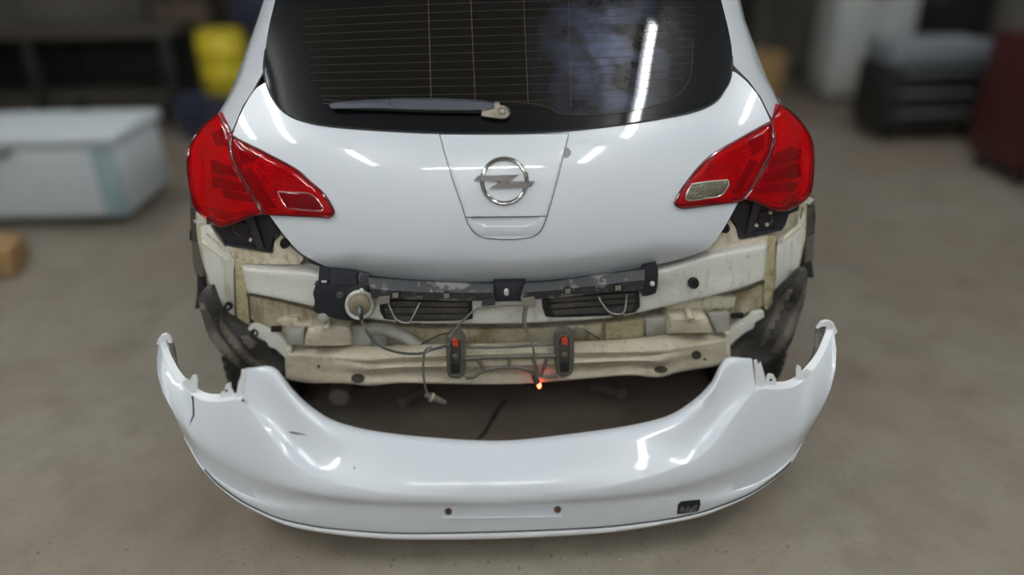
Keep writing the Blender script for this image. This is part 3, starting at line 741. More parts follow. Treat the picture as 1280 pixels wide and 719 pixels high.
# pipe and ledge between panel and beam
ptube('filler_pipe', [(463, 410, 0.10), (485, 412, 0.09), (505, 421, 0.085), (520, 431, 0.085), (530, 438, 0.09)], 0.021, M['greysteel'], car, n=12)
panel('inner_shelf', [(520, 412), (625, 413), (700, 410), (752, 406), (752, 427), (640, 432), (552, 433), (524, 425)], 0.105, M['cream_dirty'], base, step=12, thick=0.02, ring=1.5, ringd=0.006)
panel('inner_shelf', [(757, 405), (806, 399), (804, 422), (757, 424)], 0.10, M['sealer'], base, step=10, thick=0.02)
ptube('loose_strap', [(524, 432, 0.07), (538, 424, 0.065), (555, 417, 0.07), (575, 415, 0.08)], 0.006, M['foam'], car, flat=0.4)
ptube('loose_strap', [(706, 414, 0.07), (725, 411, 0.065), (738, 417, 0.06), (750, 424, 0.06)], 0.006, M['foam'], car, flat=0.4)

# black plastic carriers -------------------------------------------------
YP = 0.035
left_br = panel('bumper_holder', [(394, 358), (398, 356), (460, 357), (462, 372), (446, 371), (436, 375), (433, 383), (437, 392), (447, 398), (436, 402), (400, 394), (391, 389), (393, 377), (391, 368)], YP, M['black'], car, step=10, thick=0.03, ring=1.5, ringd=0.004)
panel('holder_tab', [(399, 335), (411, 337), (410.5, 356), (397, 357)], YP - 0.006, M['blackshine'], left_br, step=0, thick=0.03, ring=1.2, ringd=0.004, sm=False)
panel('holder_tab', [(402, 351), (408, 351), (408, 353.5), (402, 353.5)], YP - 0.010, M['bolt'], left_br, step=0, thick=0.003, sm=False)
panel('holder_block', [(412.5, 339), (445, 344), (446.5, 358), (411.5, 357)], YP - 0.014, M['blackshine'], left_br, step=0, thick=0.03, ring=1.5, ringd=0.005, sm=False)
panel('holder_block', [(447, 344), (461, 347), (461, 358), (448, 358)], YP - 0.006, M['foam'], left_br, step=0, thick=0.03, ring=1.2, ringd=0.004, sm=False)
disc('screw_boss', 425, 370, [(0, -0.005), (3, -0.005), (4.5, 0), (5, 0.003)], YP - 0.004, M['foam'], left_br, n=12)
for x, y in ((452, 363.5), (633, 367)):
    disc('bolt', x, y, [(0, -0.006), (1.8, -0.005), (2.8, -0.002), (3.2, 0.002)], YP - 0.016, M['bolt'], left_br, n=12)
# long bars: sloping front with torn dusty surface
def bar(name, top, mid, bot, parent):
    rows = [[(x, y, YP + 0.03) for x, y in top], [(x, y + 1.2, YP - 0.006) for x, y in top], [(x, y, YP - 0.034) for x, y in mid], [(x, y, YP - 0.022) for x, y in bot], [(x, y, YP + 0.01) for x, y in bot]]
    return loft(name, rows, M['foam'], parent, nc=4, nr=1, angle=30)
bl = bar('foam_carrier', [(460, 346), (500, 349), (560, 352), (617, 354)], [(462, 361), (500, 364), (560, 366), (617, 366)], [(465, 373), (500, 374), (560, 376), (616, 376)], car)
bc = panel('foam_carrier', [(617, 354), (657, 354), (655, 377), (618, 378)], YP - 0.012, M['black'], car, step=10, thick=0.03, ring=1.2, ringd=0.004, sm=False)
br = bar('foam_carrier', [(656, 353), (700, 349.5), (760, 341), (806, 336)], [(652, 366), (700, 362), (760, 355), (806, 350)], [(651, 375), (700, 372), (760, 366), (803, 363)], car)
be = panel('bumper_holder', [(804, 336), (822, 332), (823, 345), (821, 364), (816, 369), (803, 371)], YP - 0.006, M['black'], car, step=10, thick=0.03, ring=1.5, ringd=0.004)
disc('bolt', 815.5, 355, [(0, -0.006), (1.8, -0.005), (2.8, -0.002), (3.2, 0.002)], YP - 0.012, M['bolt'], be, n=12)
disc('bolt', 633, 364, [(0, -0.006), (1.8, -0.005), (2.8, -0.002), (3.2, 0.002)], YP - 0.02, M['bolt'], bc, n=12)
# square clip nuts with dark arches
for x, y, p in ((494, 369, bl), (558, 370, bl), (710, 364, br), (773, 360, br)):
    panel('clip_arch', [(x - 6, y + 4), (x - 5, y - 3), (x - 2, y - 5), (x + 2, y - 5), (x + 5, y - 3), (x + 6, y + 4)], YP - 0.037, M['rubber'], p, step=0, thick=0.01)
    panel('clip_nut', [(x - 3.5, y + 4), (x - 3.5, y - 2), (x + 3.5, y - 2.5), (x + 3.5, y + 3.5)], YP - 0.041, M['metalwire'], p, step=0, thick=0.01, ring=0.8, ringd=0.003, sm=False)
# vents
def vent(out, lines, parent):
    v = panel('vent_recess', out, 0.042, M['rubber'], parent, step=0, thick=0.006, ring=3.0, ringd=0.012)
    for L in lines:
        panel('vent_flap', L, 0.034, M['vent'], v, step=0, thick=0.01, ring=1.0, ringd=0.004, sm=False)
vent([(474, 374), (590, 376), (591, 399), (586, 402), (540, 404), (486, 402), (478, 398), (474, 388)], [[(482, 377), (585, 379), (585, 384), (480, 384)], [(480, 386), (585, 386), (585, 392), (482, 393)], [(482, 395), (586, 394), (584, 400), (490, 400)]], cross)
vent([(678, 374), (800, 365), (801, 386), (795, 393), (760, 397), (690, 399), (681, 395), (678, 385)], [[(688, 374), (793, 367), (793, 372), (688, 379)], [(688, 381), (794, 374), (794, 379), (689, 387)], [(690, 389), (793, 382), (790, 390), (694, 395)]], cross)
# wire spring clips in front of the vents
def spring(pix, pad, matn='metalwire'):
    c = ptube('spring_clip', pix, 0.0028, M[matn], car, n=6, sub=4)
    panel('clip_pad', pad, 0.0, M['foam'], c, step=0, thick=0.015, ring=1.2, ringd=0.004)
spring([(484, 376, 0.025), (489, 388, 0.01), (496, 400, 0.0), (510, 404, 0.0), (516, 396, 0.0), (525, 378, 0.02)], [(494, 399), (499, 401), (507, 400), (514, 400), (512, 405), (500, 406), (495, 404)])
spring([(748, 371, 0.025), (754, 381, 0.01), (763, 391, 0.0), (775, 393, 0.0), (781, 388, 0.0), (783.5, 368, 0.02)], [(760, 389), (765, 391), (772, 389), (782, 387), (779, 396), (768, 398), (762, 394)])
panel('clip_bracket', [(472, 373), (487, 371), (487, 379), (473, 381)], 0.0, M['metalwire'], bl, step=0, thick=0.02, sm=False)
panel('clip_bracket', [(603, 376), (619, 376), (619, 383), (602, 384)], 0.0, M['foam'], bl, step=0, thick=0.02, sm=False)
panel('clip_bracket', [(651, 374), (668, 372), (670, 383), (655, 385)], 0.0, M['metalwire'], br, step=0, thick=0.02, sm=False)

# cable grommet and wires
gr = disc('cable_grommet', 449.5, 381.5, [(0, -0.012), (9, -0.010), (13, -0.004), (14, 0.004)], 0.02, M['beige'], car, n=24)
disc('grommet_collar', 449, 382.5, [(13.5, 0.002), (17, -0.002), (18.5, 0.004), (18.8, 0.02)], 0.026, M['cream_clean'], gr, n=28)
ptube('cable_boot', [(449, 385, 0.005), (450, 391, -0.01), (452, 399, -0.008)], lambda t: 0.011 - 0.005 * t, M['foam'], gr, n=10)
def wire(pix, r=0.0036, m='wire'): return ptube('wire', pix, r, M[m], car, n=6, sub=5)
wire([(451, 394, -0.008), (455, 408, 0.0), (464, 422, -0.01), (478, 434, -0.02), (500, 441, -0.024), (525, 442, -0.024), (540, 437, -0.024), (552, 434, -0.02), (562, 430, -0.02)], 0.0045, 'foam')
wire([(655, 381, -0.01), (630, 382, -0.012), (610, 384, -0.01), (596, 386, -0.012), (584, 396, -0.01), (572, 408, -0.012), (562, 421, -0.018)])
wire([(540, 434, -0.026), (533, 436, -0.028), (530, 444, -0.03), (529, 458, -0.03), (530, 474, -0.03), (532, 486, -0.028), (534, 494, -0.026)])
wire([(656, 384, -0.012), (654, 398, -0.012), (655, 410, -0.012), (661, 421, -0.02), (666, 434, -0.026), (668, 450, -0.028), (667, 464, -0.028), (667, 474, -0.028)])
wire([(659, 384, -0.012), (657, 400, -0.012), (660, 416, -0.016), (665, 430, -0.026), (669, 446, -0.028), (670, 462, -0.028), (670, 474, -0.028)], 0.0025)
cn = ptube('cable_connector', [(532, 493, -0.026), (540, 497, -0.026), (548, 500, -0.026), (557, 504, -0.026)], lambda t: 0.013 * (1 - 0.55 * abs(t - 0.4)) , M['footgrey'], car, n=10)
ptube('connector_collar', [(538, 496, -0.026), (541, 497.5, -0.026)], 0.016, M['beam'], cn, n=10, sub=1)
sk = ptube('bulb_socket', [(667, 468, -0.03), (669, 474, -0.03), (672, 479, -0.03)], 0.0095, M['foam'], car, n=10)
disc('bulb', 674, 482.5, [(0, -0.01), (1.8, -0.008), (2.7, -0.002), (2.9, 0.006)], -0.03, M['bulb'], sk, n=14)
bl_l = bpy.data.lights.new('bulb_glow', 'POINT'); bl_l.energy = 0.0025; bl_l.color = (1, 0.2, 0.06); bl_l.shadow_soft_size = 0.01
lo_ = bpy.data.objects.new('bulb_glow', bl_l); C.objects.link(lo_); lo_.location = at(674, 484, -0.05)

# plastic support bolted on the beam
YS = -0.022
def foot(out, inn, ox, oy):
    f_ = panel('support_foot', out, YS, M['footgrey'], car, step=0, thick=0.03, ring=1.5, ringd=0.004)
    panel('foot_recess', inn, YS - 0.002, M['vent'], f_, step=0, thick=0.002, ring=1.0, ringd=0.003)
    ptube('foot_rim', [(x, y, YS - 0.003) for x, y in inn + [inn[0]]], 0.0025, M['footgrey'], f_, n=5, sub=2)
    panel('orange_clip', [(ox - 4, oy - 4), (ox + 2, oy - 5), (ox + 4, oy), (ox + 3, oy + 5), (ox - 3, oy + 3)], YS - 0.008, M['orange'], f_, step=0, thick=0.006)
    b_ = disc('foot_stud', ox, oy + 17, [(0, -0.005), (2.5, -0.004), (3.8, 0.0)], YS - 0.003, M['footgrey'], f_, n=12)
    panel('foot_window', [(ox - 5, oy + 27), (ox + 5, oy + 27), (ox + 5, oy + 38), (ox - 5, oy + 38)], YS - 0.004, M['blackhole'], f_, step=0, thick=0.003, ring=1, ringd=0.002, sm=False)
    return f_
f1 = foot([(557, 430), (559, 422), (565, 418), (574, 418), (580, 423), (582, 433), (582, 465), (579, 471), (572, 474), (563, 473), (559, 468), (558, 450)], [(562, 430), (566, 423), (573, 423), (577, 430), (577, 464), (573, 469), (566, 469), (562, 464)], 569, 429)
f2 = foot([(693, 428), (695, 419), (701, 415), (710, 415), (716, 420), (718, 432), (717, 462), (713, 470), (704, 473), (697, 470), (694, 462), (693, 444)], [(697, 428), (701, 420), (709, 420), (713, 427), (713, 460), (709, 467), (702, 467), (698, 461)], 706, 427)
sb = ptube('support_frame', [(582, 449, YS), (610, 447, YS), (640, 446, YS), (670, 445.5, YS), (694, 445, YS)], 0.006, M['footgrey'], car, n=6)
ptube('support_arch', [(582, 472, YS), (592, 471, YS), (602, 465, YS), (616, 461, YS), (636, 459, YS), (655, 461, YS), (666, 466, YS), (680, 471, YS), (697, 470, YS)], 0.006, M['footgrey'], sb, n=6)
ptube('support_top', [(583, 434, YS + 0.01), (620, 434, YS + 0.012), (660, 432, YS + 0.012), (693, 430, YS + 0.01)], 0.005, M['footgrey'], sb, n=6)
for a, b in (((597, 448), (605, 463)), ((637, 447), (637, 459)), ((666, 446), (672, 466)), ((684, 446), (677, 468))):
    ptube('support_strut', [(*a, YS), (*b, YS)], 0.006, M['footgrey'], sb, n=6, sub=1)

# rubber plugs
for x, y, r, Y, rim in ((286.5, 381.5, 5.4, None, False), (866, 352.5, 7.2, g_x(866) - 0.004, True), (357, 303, 6.5, 0.115, True), (905, 284, 6.5, 0.115, True)):
    gg = g_corner if Y is None else Y
    p = disc('rubber_plug', x, y, [(0, 0.002), (r * 0.45, 0.002), (r * 0.6, -0.004), (r * 0.9, -0.004), (r, 0.004)], gg, M['rubber'], car, off=-0.010, n=20)
    if Y is None: disc('plug_pin', x, y, [(0, -0.004), (1.4, -0.003), (1.8, 0.002)], gg, M['bolt'], p, off=-0.014, n=10)

# black brackets under the tail lights
def g_br(X, Z, px, py): return 0.085 + 0.04 * X**2 + 0.10 * X**4
def lampbracket(out, ring_c, strut, bolt, ledge):
    b = panel('lamp_bracket', out, g_br, M['black'], car, step=8, thick=0.04, ring=1.2, ringd=0.004)
    disc('bracket_hole', *ring_c, [(0, 0.01), (7, 0.008), (8.3, -0.001), (9.5, -0.003), (10.2, 0.003)], g_br, M['vent'], b, asp=0.85, off=-0.004, n=20)
    panel('bracket_strut', strut, g_br, M['blackshine'], b, step=0, thick=0.02, ring=1.2, ringd=0.006, off=-0.016, sm=False)
    panel('bracket_ledge', ledge, g_br, M['blackshine'], b, step=0, thick=0.012, ring=1.0, ringd=0.004, off=-0.010, sm=False)
    for x, y in bolt: disc('bolt', x, y, [(0, -0.006), (1.6, -0.005), (2.3, -0.002), (2.6, 0.002)], g_br, M['bolt'], b, off=-0.006, n=12)
lampbracket([(257, 273), (258, 284), (271, 291), (276, 301), (279, 307), (307, 311), (336, 316), (339, 313), (340, 300), (349, 290), (341, 279), (333, 266), (300, 268), (275, 272)], (302, 286), [(307, 270), (317, 268), (331, 308), (324, 311)], [(314, 299)], [(281, 303), (320, 308), (320, 311), (281, 307)])
lampbracket([(923, 251), (912, 270), (920, 282), (922, 290), (924, 297), (929, 298), (955, 294), (978, 289), (983, 280), (987, 268), (998, 264), (1001, 252), (975, 252), (945, 248)], (956, 273), [(941, 252), (951, 254), (938, 292), (931, 293)], [(945, 281), (958, 280), (962, 265)], [(940, 290), (976, 284), (976, 287), (940, 294)])

# wheel arch edges, brackets and liners
def archedge(out, extra):
    a = panel('arch_edge', out, lambda X, Z, px, py: 0.23, M['footgrey'], car, step=0, thick=0.06, ring=1.0, ringd=0.004)
    for P, m in extra: panel('arch_clip', P, 0.215, M[m], a, step=0, thick=0.02, ring=0.8, ringd=0.003)
archedge([(237, 250), (241, 258), (243, 268), (246, 290), (247, 305), (250, 325), (256, 348), (254, 352), (246, 348), (241, 330), (239, 300), (237, 270)], [([(237, 262), (244, 266), (246, 302), (240, 302)], 'vent'), ([(240, 303), (247, 303), (254, 340), (250, 347), (243, 330)], 'footgrey'), ([(241, 275), (254, 276), (254, 279), (243, 280)], 'bolt'), ([(246, 346), (254, 350), (258, 372), (255, 385), (243, 387), (246, 368)], 'black'), ([(236.5, 289), (239.5, 289), (239.5, 301), (236.5, 301)], 'rubber')])
archedge([(1017, 247), (1013, 252), (1010, 262), (1008, 300), (1003, 330), (1007, 342), (1013, 342), (1016, 320), (1019, 290), (1020, 262)], [([(1009, 262), (1018, 258), (1018, 290), (1008, 296)], 'vent'), ([(1008, 298), (1018, 292), (1017, 325), (1006, 330)], 'footgrey'), ([(1003, 254), (1014, 247), (1018, 250), (1013, 256)], 'bolt'), ([(1003, 330), (1015, 326), (1018, 348), (1008, 348)], 'black'), ([(1017, 268), (1019.5, 267), (1019.5, 279), (1017, 279)], 'rubber')])
def liner(out, fold_mat, Ys, folds):
    # felt liner: hollow curved sheet around the wheel
    def g(X, Z, px, py):
        a = abs(X)
        return 0.20 - 0.10 * (a - 0.7) / 0.25 + 0.015 * math.sin(Z * 31 + a * 12)
    l = panel('wheel_arch_liner', out, g, M['liner'], car, step=7, thick=0.03)
    for P in folds: panel('liner_fold', P, g, M[fold_mat], l, step=6, thick=0.012, off=-0.018, ring=1.2, ringd=0.008)  # folds are a lighter dusty grey
liner([(247, 372), (256, 362), (264, 360), (276, 389), (291, 401), (304, 408), (312, 414), (326, 426), (345, 440), (357, 450), (358, 466), (330, 466), (305, 462), (296, 455), (280, 441), (268, 430), (262, 418), (255, 400)], 'footgrey', 0, [[(250, 378), (258, 382), (270, 410), (287, 432), (302, 448), (300, 458), (284, 445), (268, 428), (257, 405)], [(275, 396), (284, 408), (300, 428), (316, 446), (334, 454), (330, 458), (310, 452), (292, 434), (278, 412)], [(312, 418), (322, 428), (318, 434), (308, 430), (302, 420)]])
liner([(1009, 338), (1001, 340), (993, 348), (970, 370), (969, 384), (962, 393), (958, 400), (946, 408), (930, 420), (913, 436), (912, 452), (940, 456), (962, 452), (985, 436), (998, 400), (1008, 362)], 'footgrey', 0, [[(1006, 352), (998, 372), (985, 395), (975, 420), (962, 440), (970, 440), (985, 424), (996, 398), (1005, 372)], [(990, 362), (980, 380), (970, 402), (958, 424), (950, 432), (953, 420), (964, 398), (974, 378), (984, 362)]])
# underneath: silencer, struts
lathe('silencer', tuple(at(427, 487, 0.22)), [(0.02, -0.05), (0.035, -0.05), (0.04, 0.0), (0.04, 0.25)], M['exhaust'], car, axis='Y', n=20)
ptube('suspension_arm', [(500, 505, 0.25), (513, 495, 0.3), (530, 488, 0.35)], 0.022, M['exhaust'], car, n=8)
ptube('suspension_arm', [(778, 493, 0.25), (762, 486, 0.3), (742, 482, 0.35)], 0.022, M['exhaust'], car, n=8)
ptube('exhaust_pipe', [(427, 487, 0.45), (470, 486, 0.5), (560, 474, 0.8), (580, 455, 1.4)], 0.025, M['exhaust'], car, n=10)
# torn seal hanging at the gate corner
ptube('torn_seal', [(380, 321, 0.06), (388, 325, 0.055), (396, 329, 0.05), (405, 333, 0.05)], lambda t: 0.004 + 0.004 * math.sin(3.1 * t), M['rubber'], car, n=7)

# ------------------------------------------------------------------ the bumper on the floor
bc_loc = (-0.02, -0.36, 0)
bump = empty('rear_bumper', bc_loc, 'white painted rear bumper cover lying on the floor behind the car', 'bumper')
Yu = [-.46, -.455, -.445, -.43, -.41, -.385, -.345, -.30, -.275, -.25, -.22, -.19, -.155, -.115, -.10]
Yk1 = [-.46, -.455, -.448, -.438, -.424, -.400, -.374, -.353, -.330, -.314, -.30, -.285, -.26, -.24, -.22]
Yk2 = [-.447, -.442, -.437, -.429, -.416, -.396, -.376, -.355, -.337, -.318, -.302, -.285, -.265, -.245, -.225]
Ys_ = [-.452, -.446, -.440, -.432, -.418, -.400, -.379, -.360, -.340, -.321, -.304, -.29, -.27, -.25, -.228]
Yb_ = [-.455, -.449, -.443, -.435, -.421, -.402, -.381, -.362, -.342, -.323, -.306, -.29, -.27, -.25, -.228]
Ya = [-.34, -.34, -.335, -.325, -.31, -.295, -.27, -.26]
SIDES = {
 1: dict(U=[(625,619),(741,610),(801,598),(842,585),(870,573),(894,553),(918,520),(945,489),(971,487),(989,485),(1003,477),(1017,462),(1029,444),(1039,420),(1042,407)],
         K1=[(625,630),(741,624),(801,618),(842,612),(875,603),(905,594),(930,584),(950,576),(968,567),(982,559),(994,550),(1004,541),(1014,531),(1022,521),(1030,506)],
         K2=[(625,634),(741,628),(801,623),(842,620),(878,620),(902,617),(925,611),(945,604),(962,595),(976,585),(986,576),(994,566),(1001,556),(1007,547),(1013,537)],
         S=[(625,664),(741,659),(801,653),(842,647),(878,639),(905,630),(930,620),(947,611),(963,600),(976,590),(986,580),(993,570.5),(998,561),(1003,552),(1009,541)],
         B=[(625,673),(741,667),(801,660),(842,653),(878,645),(905,635),(930,624),(947,614),(963,603),(976,592),(986,582),(993,572),(998,562.5),(1003,553),(1009,542)],
         A=[(625,553),(701,546),(781,535),(835,522),(868,502),(890,480),(908,450),(940,449)]),
 -1: dict(U=[(625,619),(509,617),(449,610),(408,600),(380,588),(356,569),(330,535),(303,502),(277,502.5),(254,501),(239,493),(227,482),(214,464),(203,441),(199,424)],
         K1=[(625,630),(509,629),(449,627),(406,622),(372,616),(342,609),(315,599),(294,590),(276,580),(261,570),(249,560),(239,549),(230,537),(222,526),(212,507)],
         K2=[(625,634),(509,633),(449,631),(406,629),(372,631),(345,629),(322,624),(301,616),(283,606),(269,596),(258,586),(249,575),(241,563),(234,552),(227,540)],
         S=[(625,664),(509,666),(449,663),(406,659),(372,653),(345,646),(320,635),(301,625),(284,613),(270,602),(259,590),(250,579),(243,568),(237,557),(230,545)],
         B=[(625,673),(509,674),(449,671),(406,666),(372,660),(345,652),(320,640),(300,629),(283,617),(269,605),(258,593),(249,582),(242,570),(236,558.5),(230,546)],
         A=[(625,553),(540,549),(468,541),(420,529),(390,512),(366,490),(341,461),(309,461)]),
}
def with_y(pts, ys): return [(p[0], p[1], y) for p, y in zip(pts, ys)]
def full(key, ys):
    l = with_y(SIDES[-1][key], ys); r = with_y(SIDES[1][key], ys)
    return list(reversed(l)) + r[1:]
# outer skin: rows from the upper edge (crease in the middle, wing edge at the sides) to the floor
U, K1, K2, S_, B_ = full('U', Yu), full('K1', Yk1), full('K2', Yk2), full('S', Ys_), full('B', Yb_)
n = len(U)
def blend(a, b, t, bulge=0.0, dy=0.0):
    out = []
    for i, (p, q) in enumerate(zip(a, b)):
        k = abs(i - n // 2) / (n // 2); s = 1 if i > n // 2 else -1
        wgt = max(0, (k - 0.55) / 0.45)
        out.append((p[0] + (q[0] - p[0]) * t + s * bulge * wgt ** 2, p[1] + (q[1] - p[1]) * t, p[2] + (q[2] - p[2]) * t + dy * (0.25 + 0.75 * min(1, k * 1.6))))
    return out
NC = 6
def rowpts(r): return [at(*p) for p in crcurve(r, NC)]
rows = []
ctrl = [U, blend(U, K1, 0.10, 2.0, -0.004), blend(U, K1, 0.30, 7, -0.008), blend(U, K1, 0.55, 9, -0.012), blend(U, K1, 0.80, 6, -0.012), blend(U, K1, 0.95, 1.5, -0.006), K1,
        blend(K1, K2, 0.5, 0, 0.004), K2, blend(K2, S_, 0.12, 0, -0.003), blend(K2, S_, 0.5, 0, -0.006), blend(K2, S_, 0.92, 0, -0.003), S_]
skin_rows = [rowpts(r) for r in ctrl]
skin = grid('bumper_skin', skin_rows, M['paint'], bump, angle=55)
# lower lip, a separate grey-edged strip
b_pts = rowpts(B_); s_pts = skin_rows[-1]
lip = [[p + Vector((0, 0.012, 0)) for p in s_pts], [p + Vector((0, 0.001, -0.002)) for p in s_pts], [p.lerp(q, 0.5) + Vector((0, -0.003, 0)) for p, q in zip(s_pts, b_pts)], b_pts,
       [p + Vector((0, 0.006, -0.008)) for p in b_pts],
       [Vector((p.x * 0.97, p.y + 0.6 * p.z, p.z * 0.5 + 0.25 * max(0.0, p.z - 0.12))) for p in b_pts],
       [Vector((p.x * 0.94, p.y + 1.25 * (p.z - max(0.0, 0.6 * (p.z - 0.12))), max(0.0, 0.6 * (p.z - 0.12)))) for p in b_pts]]
grid('lower_lip', lip, M['paint_edge'], bump, angle=50)
tube('lip_joint', [p + Vector((0, -0.0012, -0.002)) for p in s_pts[22:-22]], 0.0022, M['gap'], bump, n=5, sub=1)
# shelf and horns
def shelf():
    A = list(reversed(with_y(SIDES[-1]['A'], Ya))) + with_y(SIDES[1]['A'], Ya)[1:]
    Uc = U[7:-7]
    rows = []
    m = len(A)
    def row(t, dyc, sag):
        out = []
        for i, (a, u) in enumerate(zip(A, Uc)):
            k = abs(i - m // 2) / (m // 2)
            e = 1 - k ** 6
            out.append((a[0] + (u[0] - a[0]) * t, a[1] + (u[1] - a[1]) * t, a[2] + (u[2] - a[2]) * t + e * (dyc + sag * min(1, k * 1.3))))
        return out
    ctrl = [row(0, 0, 0), row(0.06, -0.010, 0), row(0.12, -0.012, 0), row(0.30, -0.012, 0.012), row(0.55, -0.016, 0.030), row(0.78, -0.014, 0.030), row(0.92, -0.006, 0.014), row(1.0, 0, 0)]
    P = [rowpts(r) for r in ctrl]
    inner = [p + Vector((0, 0.012, -0.004)) for p in P[0]]
    inner2 = [p + Vector((0, 0.016, -0.035)) for p in P[0]]
    grid('bumper_shelf', [inner2, inner] + P, M['paint'], bump, angle=50)
shelf()
# inside flange along the wing edge (lamp seat) and returns
for s, Us in ((-1, SIDES[-1]['U']), (1, SIDES[1]['U'])):
    w_ = rowpts(with_y(Us, Yu)[7:])
    f2_ = []
    for i, p in enumerate(w_):
        t = i / (len(w_) - 1)
        f2_.append(p + Vector((-s * (0.004 + 0.014 * t), 0.036 * (1 - t) + 0.004, 0.004)))
    f3_ = [p + Vector((-s * 0.002, 0.004, -0.02)) for p in f2_]
    grid('lamp_seat_flange', [w_, f2_, f3_], M['paint_edge'], bump, angle=30)
# dark return behind the wheel arch edge
def ret(out, Y): return panel('wing_return', out, Y, M['wingdark'], bump, step=6, thick=0.012, ring=1.0, ringd=0.004)
ret([(1024, 411), (1030, 405), (1036, 404), (1039, 412), (1036, 424), (1028, 446), (1016, 464), (1004, 474), (1010, 460), (1017, 447), (1020, 430), (1021, 418)], lambda X, Z, px, py: -0.085 - 0.11 * max(0, py - 415) / 60)
ret([(203, 424), (207, 421), (213, 427), (217, 440), (220, 458), (226, 472), (234, 481), (229, 482), (219, 470), (210, 453), (204, 438)], lambda X, Z, px, py: -0.085 - 0.11 * max(0, py - 430) / 60)
tip = lambda P, Y: panel('wing_tip', P, Y, M['paint_edge'], bump, step=0, thick=0.012, ring=1.0, ringd=0.004)
tip([(195, 431), (198, 423), (202, 420), (207, 419.5), (212, 424), (214, 430), (211, 430), (207, 425), (203, 425), (200, 433)], -0.108)
tip([(1022, 412), (1028, 404), (1036, 402.5), (1043, 405), (1048, 416), (1044, 420), (1039, 411), (1030, 409)], -0.108)
# mounting tabs
def tab(P, Y, hole=None):
    t = panel('mounting_tab', P, Y, M['paint_edge'], bump, step=0, thick=0.006, sm=False)
    if hole: disc('tab_hole', *hole, [(0, -0.0005), (hole_r, -0.0005), (hole_r * 1.05, 0.001)], Y, M['gap'], t, n=12)
hole_r = 1.7
tab([(957, 481), (958, 472), (961, 468), (967, 469), (970, 474), (971, 481)], -0.262, (963.5, 475))
tab([(996, 478), (995.5, 463), (997, 457), (1001, 459), (1002, 464), (1006, 466), (1008, 462), (1013, 464), (1016, 462), (1010, 472)], -0.215)
tab([(945, 489), (943, 452), (946, 450.5), (948, 456), (950, 456), (951, 453), (955, 466), (958, 481)], -0.276)
tab([(274, 499), (276, 491), (280, 490), (282, 482), (288, 479), (289, 486), (292, 491), (293, 499)], -0.262, (283, 488.5))
tab([(231, 483), (228, 478), (233, 474), (236, 478), (240, 470), (245, 469.5), (247, 476), (246, 488), (239, 491)], -0.215)
tab([(303, 502), (309, 461), (305, 463), (302, 462.5), (301, 470), (298, 478), (294, 498)], -0.276)
# damage and fittings on the skin
def skin_pt(px, py):
    # point of the skin nearest to a pixel: ray against the skin mesh
    best = bvh.ray_cast(CAM, ray(px, py).normalized())
    return best[0] if best[0] is not None else at(px, py, -0.4)
from mathutils.bvhtree import BVHTree
bmx = bmesh.new()
for o in bump.children:
    if o.name.split('.')[0] in ('bumper_skin', 'bumper_shelf', 'lower_lip'): bmx.from_mesh(o.data)
bvh = BVHTree.FromBMesh(bmx)
def g_skin(X, Z, px, py): return skin_pt(px, py).y
def decal(name, P, matn, off=-0.0015, thick=0.0015, ring=0, ringd=0, sm=False, step=0, parent=None):
    bm = bmesh.new()
    vs = [bm.verts.new(skin_pt(x, y) + Vector((0, off, 0.0005))) for x, y in P]
    bm.faces.new(vs)
    face_camera(bm)
    r = bmesh.ops.extrude_edge_only(bm, edges=bm.edges[:])
    for v in [x for x in r['geom'] if isinstance(x, bmesh.types.BMVert)]: v.co += Vector((0, thick, 0))
    return obj(name, bm, M[matn], parent or bump)
decal('crack', [(239.5, 495), (242, 495.5), (242.3, 500), (243, 512), (243.2, 520), (240, 526), (237, 533), (238.5, 526), (241.2, 519), (240.8, 505)], 'gap')
decal('crack', [(361, 539.5), (368, 540.5), (383, 543.5), (372, 543), (364, 541.5)], 'gap')
decal('stone_chip', [(442, 584), (444, 583.5), (444, 586), (442.5, 586)], 'gap')
decal('stone_chip', [(302, 499), (305, 499), (305, 502), (302.5, 502)], 'gap')
for x, y in ((560.5, 639), (697, 636.5)):
    d_ = bmesh.new(); c0 = skin_pt(x, y)
    def gg(X, Z, px, py, c0=c0): return c0.y
    disc('plate_screw_hole', x, y, [(0, 0.001), (2.4, 0.001), (3.6, -0.0005), (4.6, 0.001)], gg, M['rust'], bump, off=-0.003, n=16)
    d_.free()
# plate holder bar
pb = [skin_pt(x, y) + Vector((0, -0.003, 0)) for x, y in ((553, 646.5), (590, 646.5), (630, 646), (670, 645.5), (702, 644.5))]
tube('plate_ridge', pb, 0.003, M['paint'], bump, n=6, sub=3, flat=0.7)
tube('plate_ridge', [skin_pt(x, y) + Vector((0, -0.001, 0)) for x, y in ((553, 646), (551, 641), (553, 635), (590, 634.5), (630, 634), (670, 633.3), (702, 632.2), (705, 636), (704, 641), (702, 644))], 0.0022, M['paint'], bump, n=6, sub=3, flat=0.6)
tow = decal('tow_eye_opening', [(846, 643), (847, 631), (851, 627), (863, 625.5), (875, 624.5), (875.5, 631), (873, 639), (860, 641.5)], 'blackhole', off=-0.001)
M['bluegrey'] = mat('opening_inner_plastic', (0.05, 0.06, 0.08), 0.35, dirt=(60, (0.25, 0.27, 0.3), 0.5, 0.65, 0.7))
decal('opening_tooth', [(849, 640), (852, 633), (856, 637), (860, 632), (864, 637), (868, 632), (872, 631), (871, 638), (860, 640.5)], 'bluegrey', off=-0.002, parent=tow)

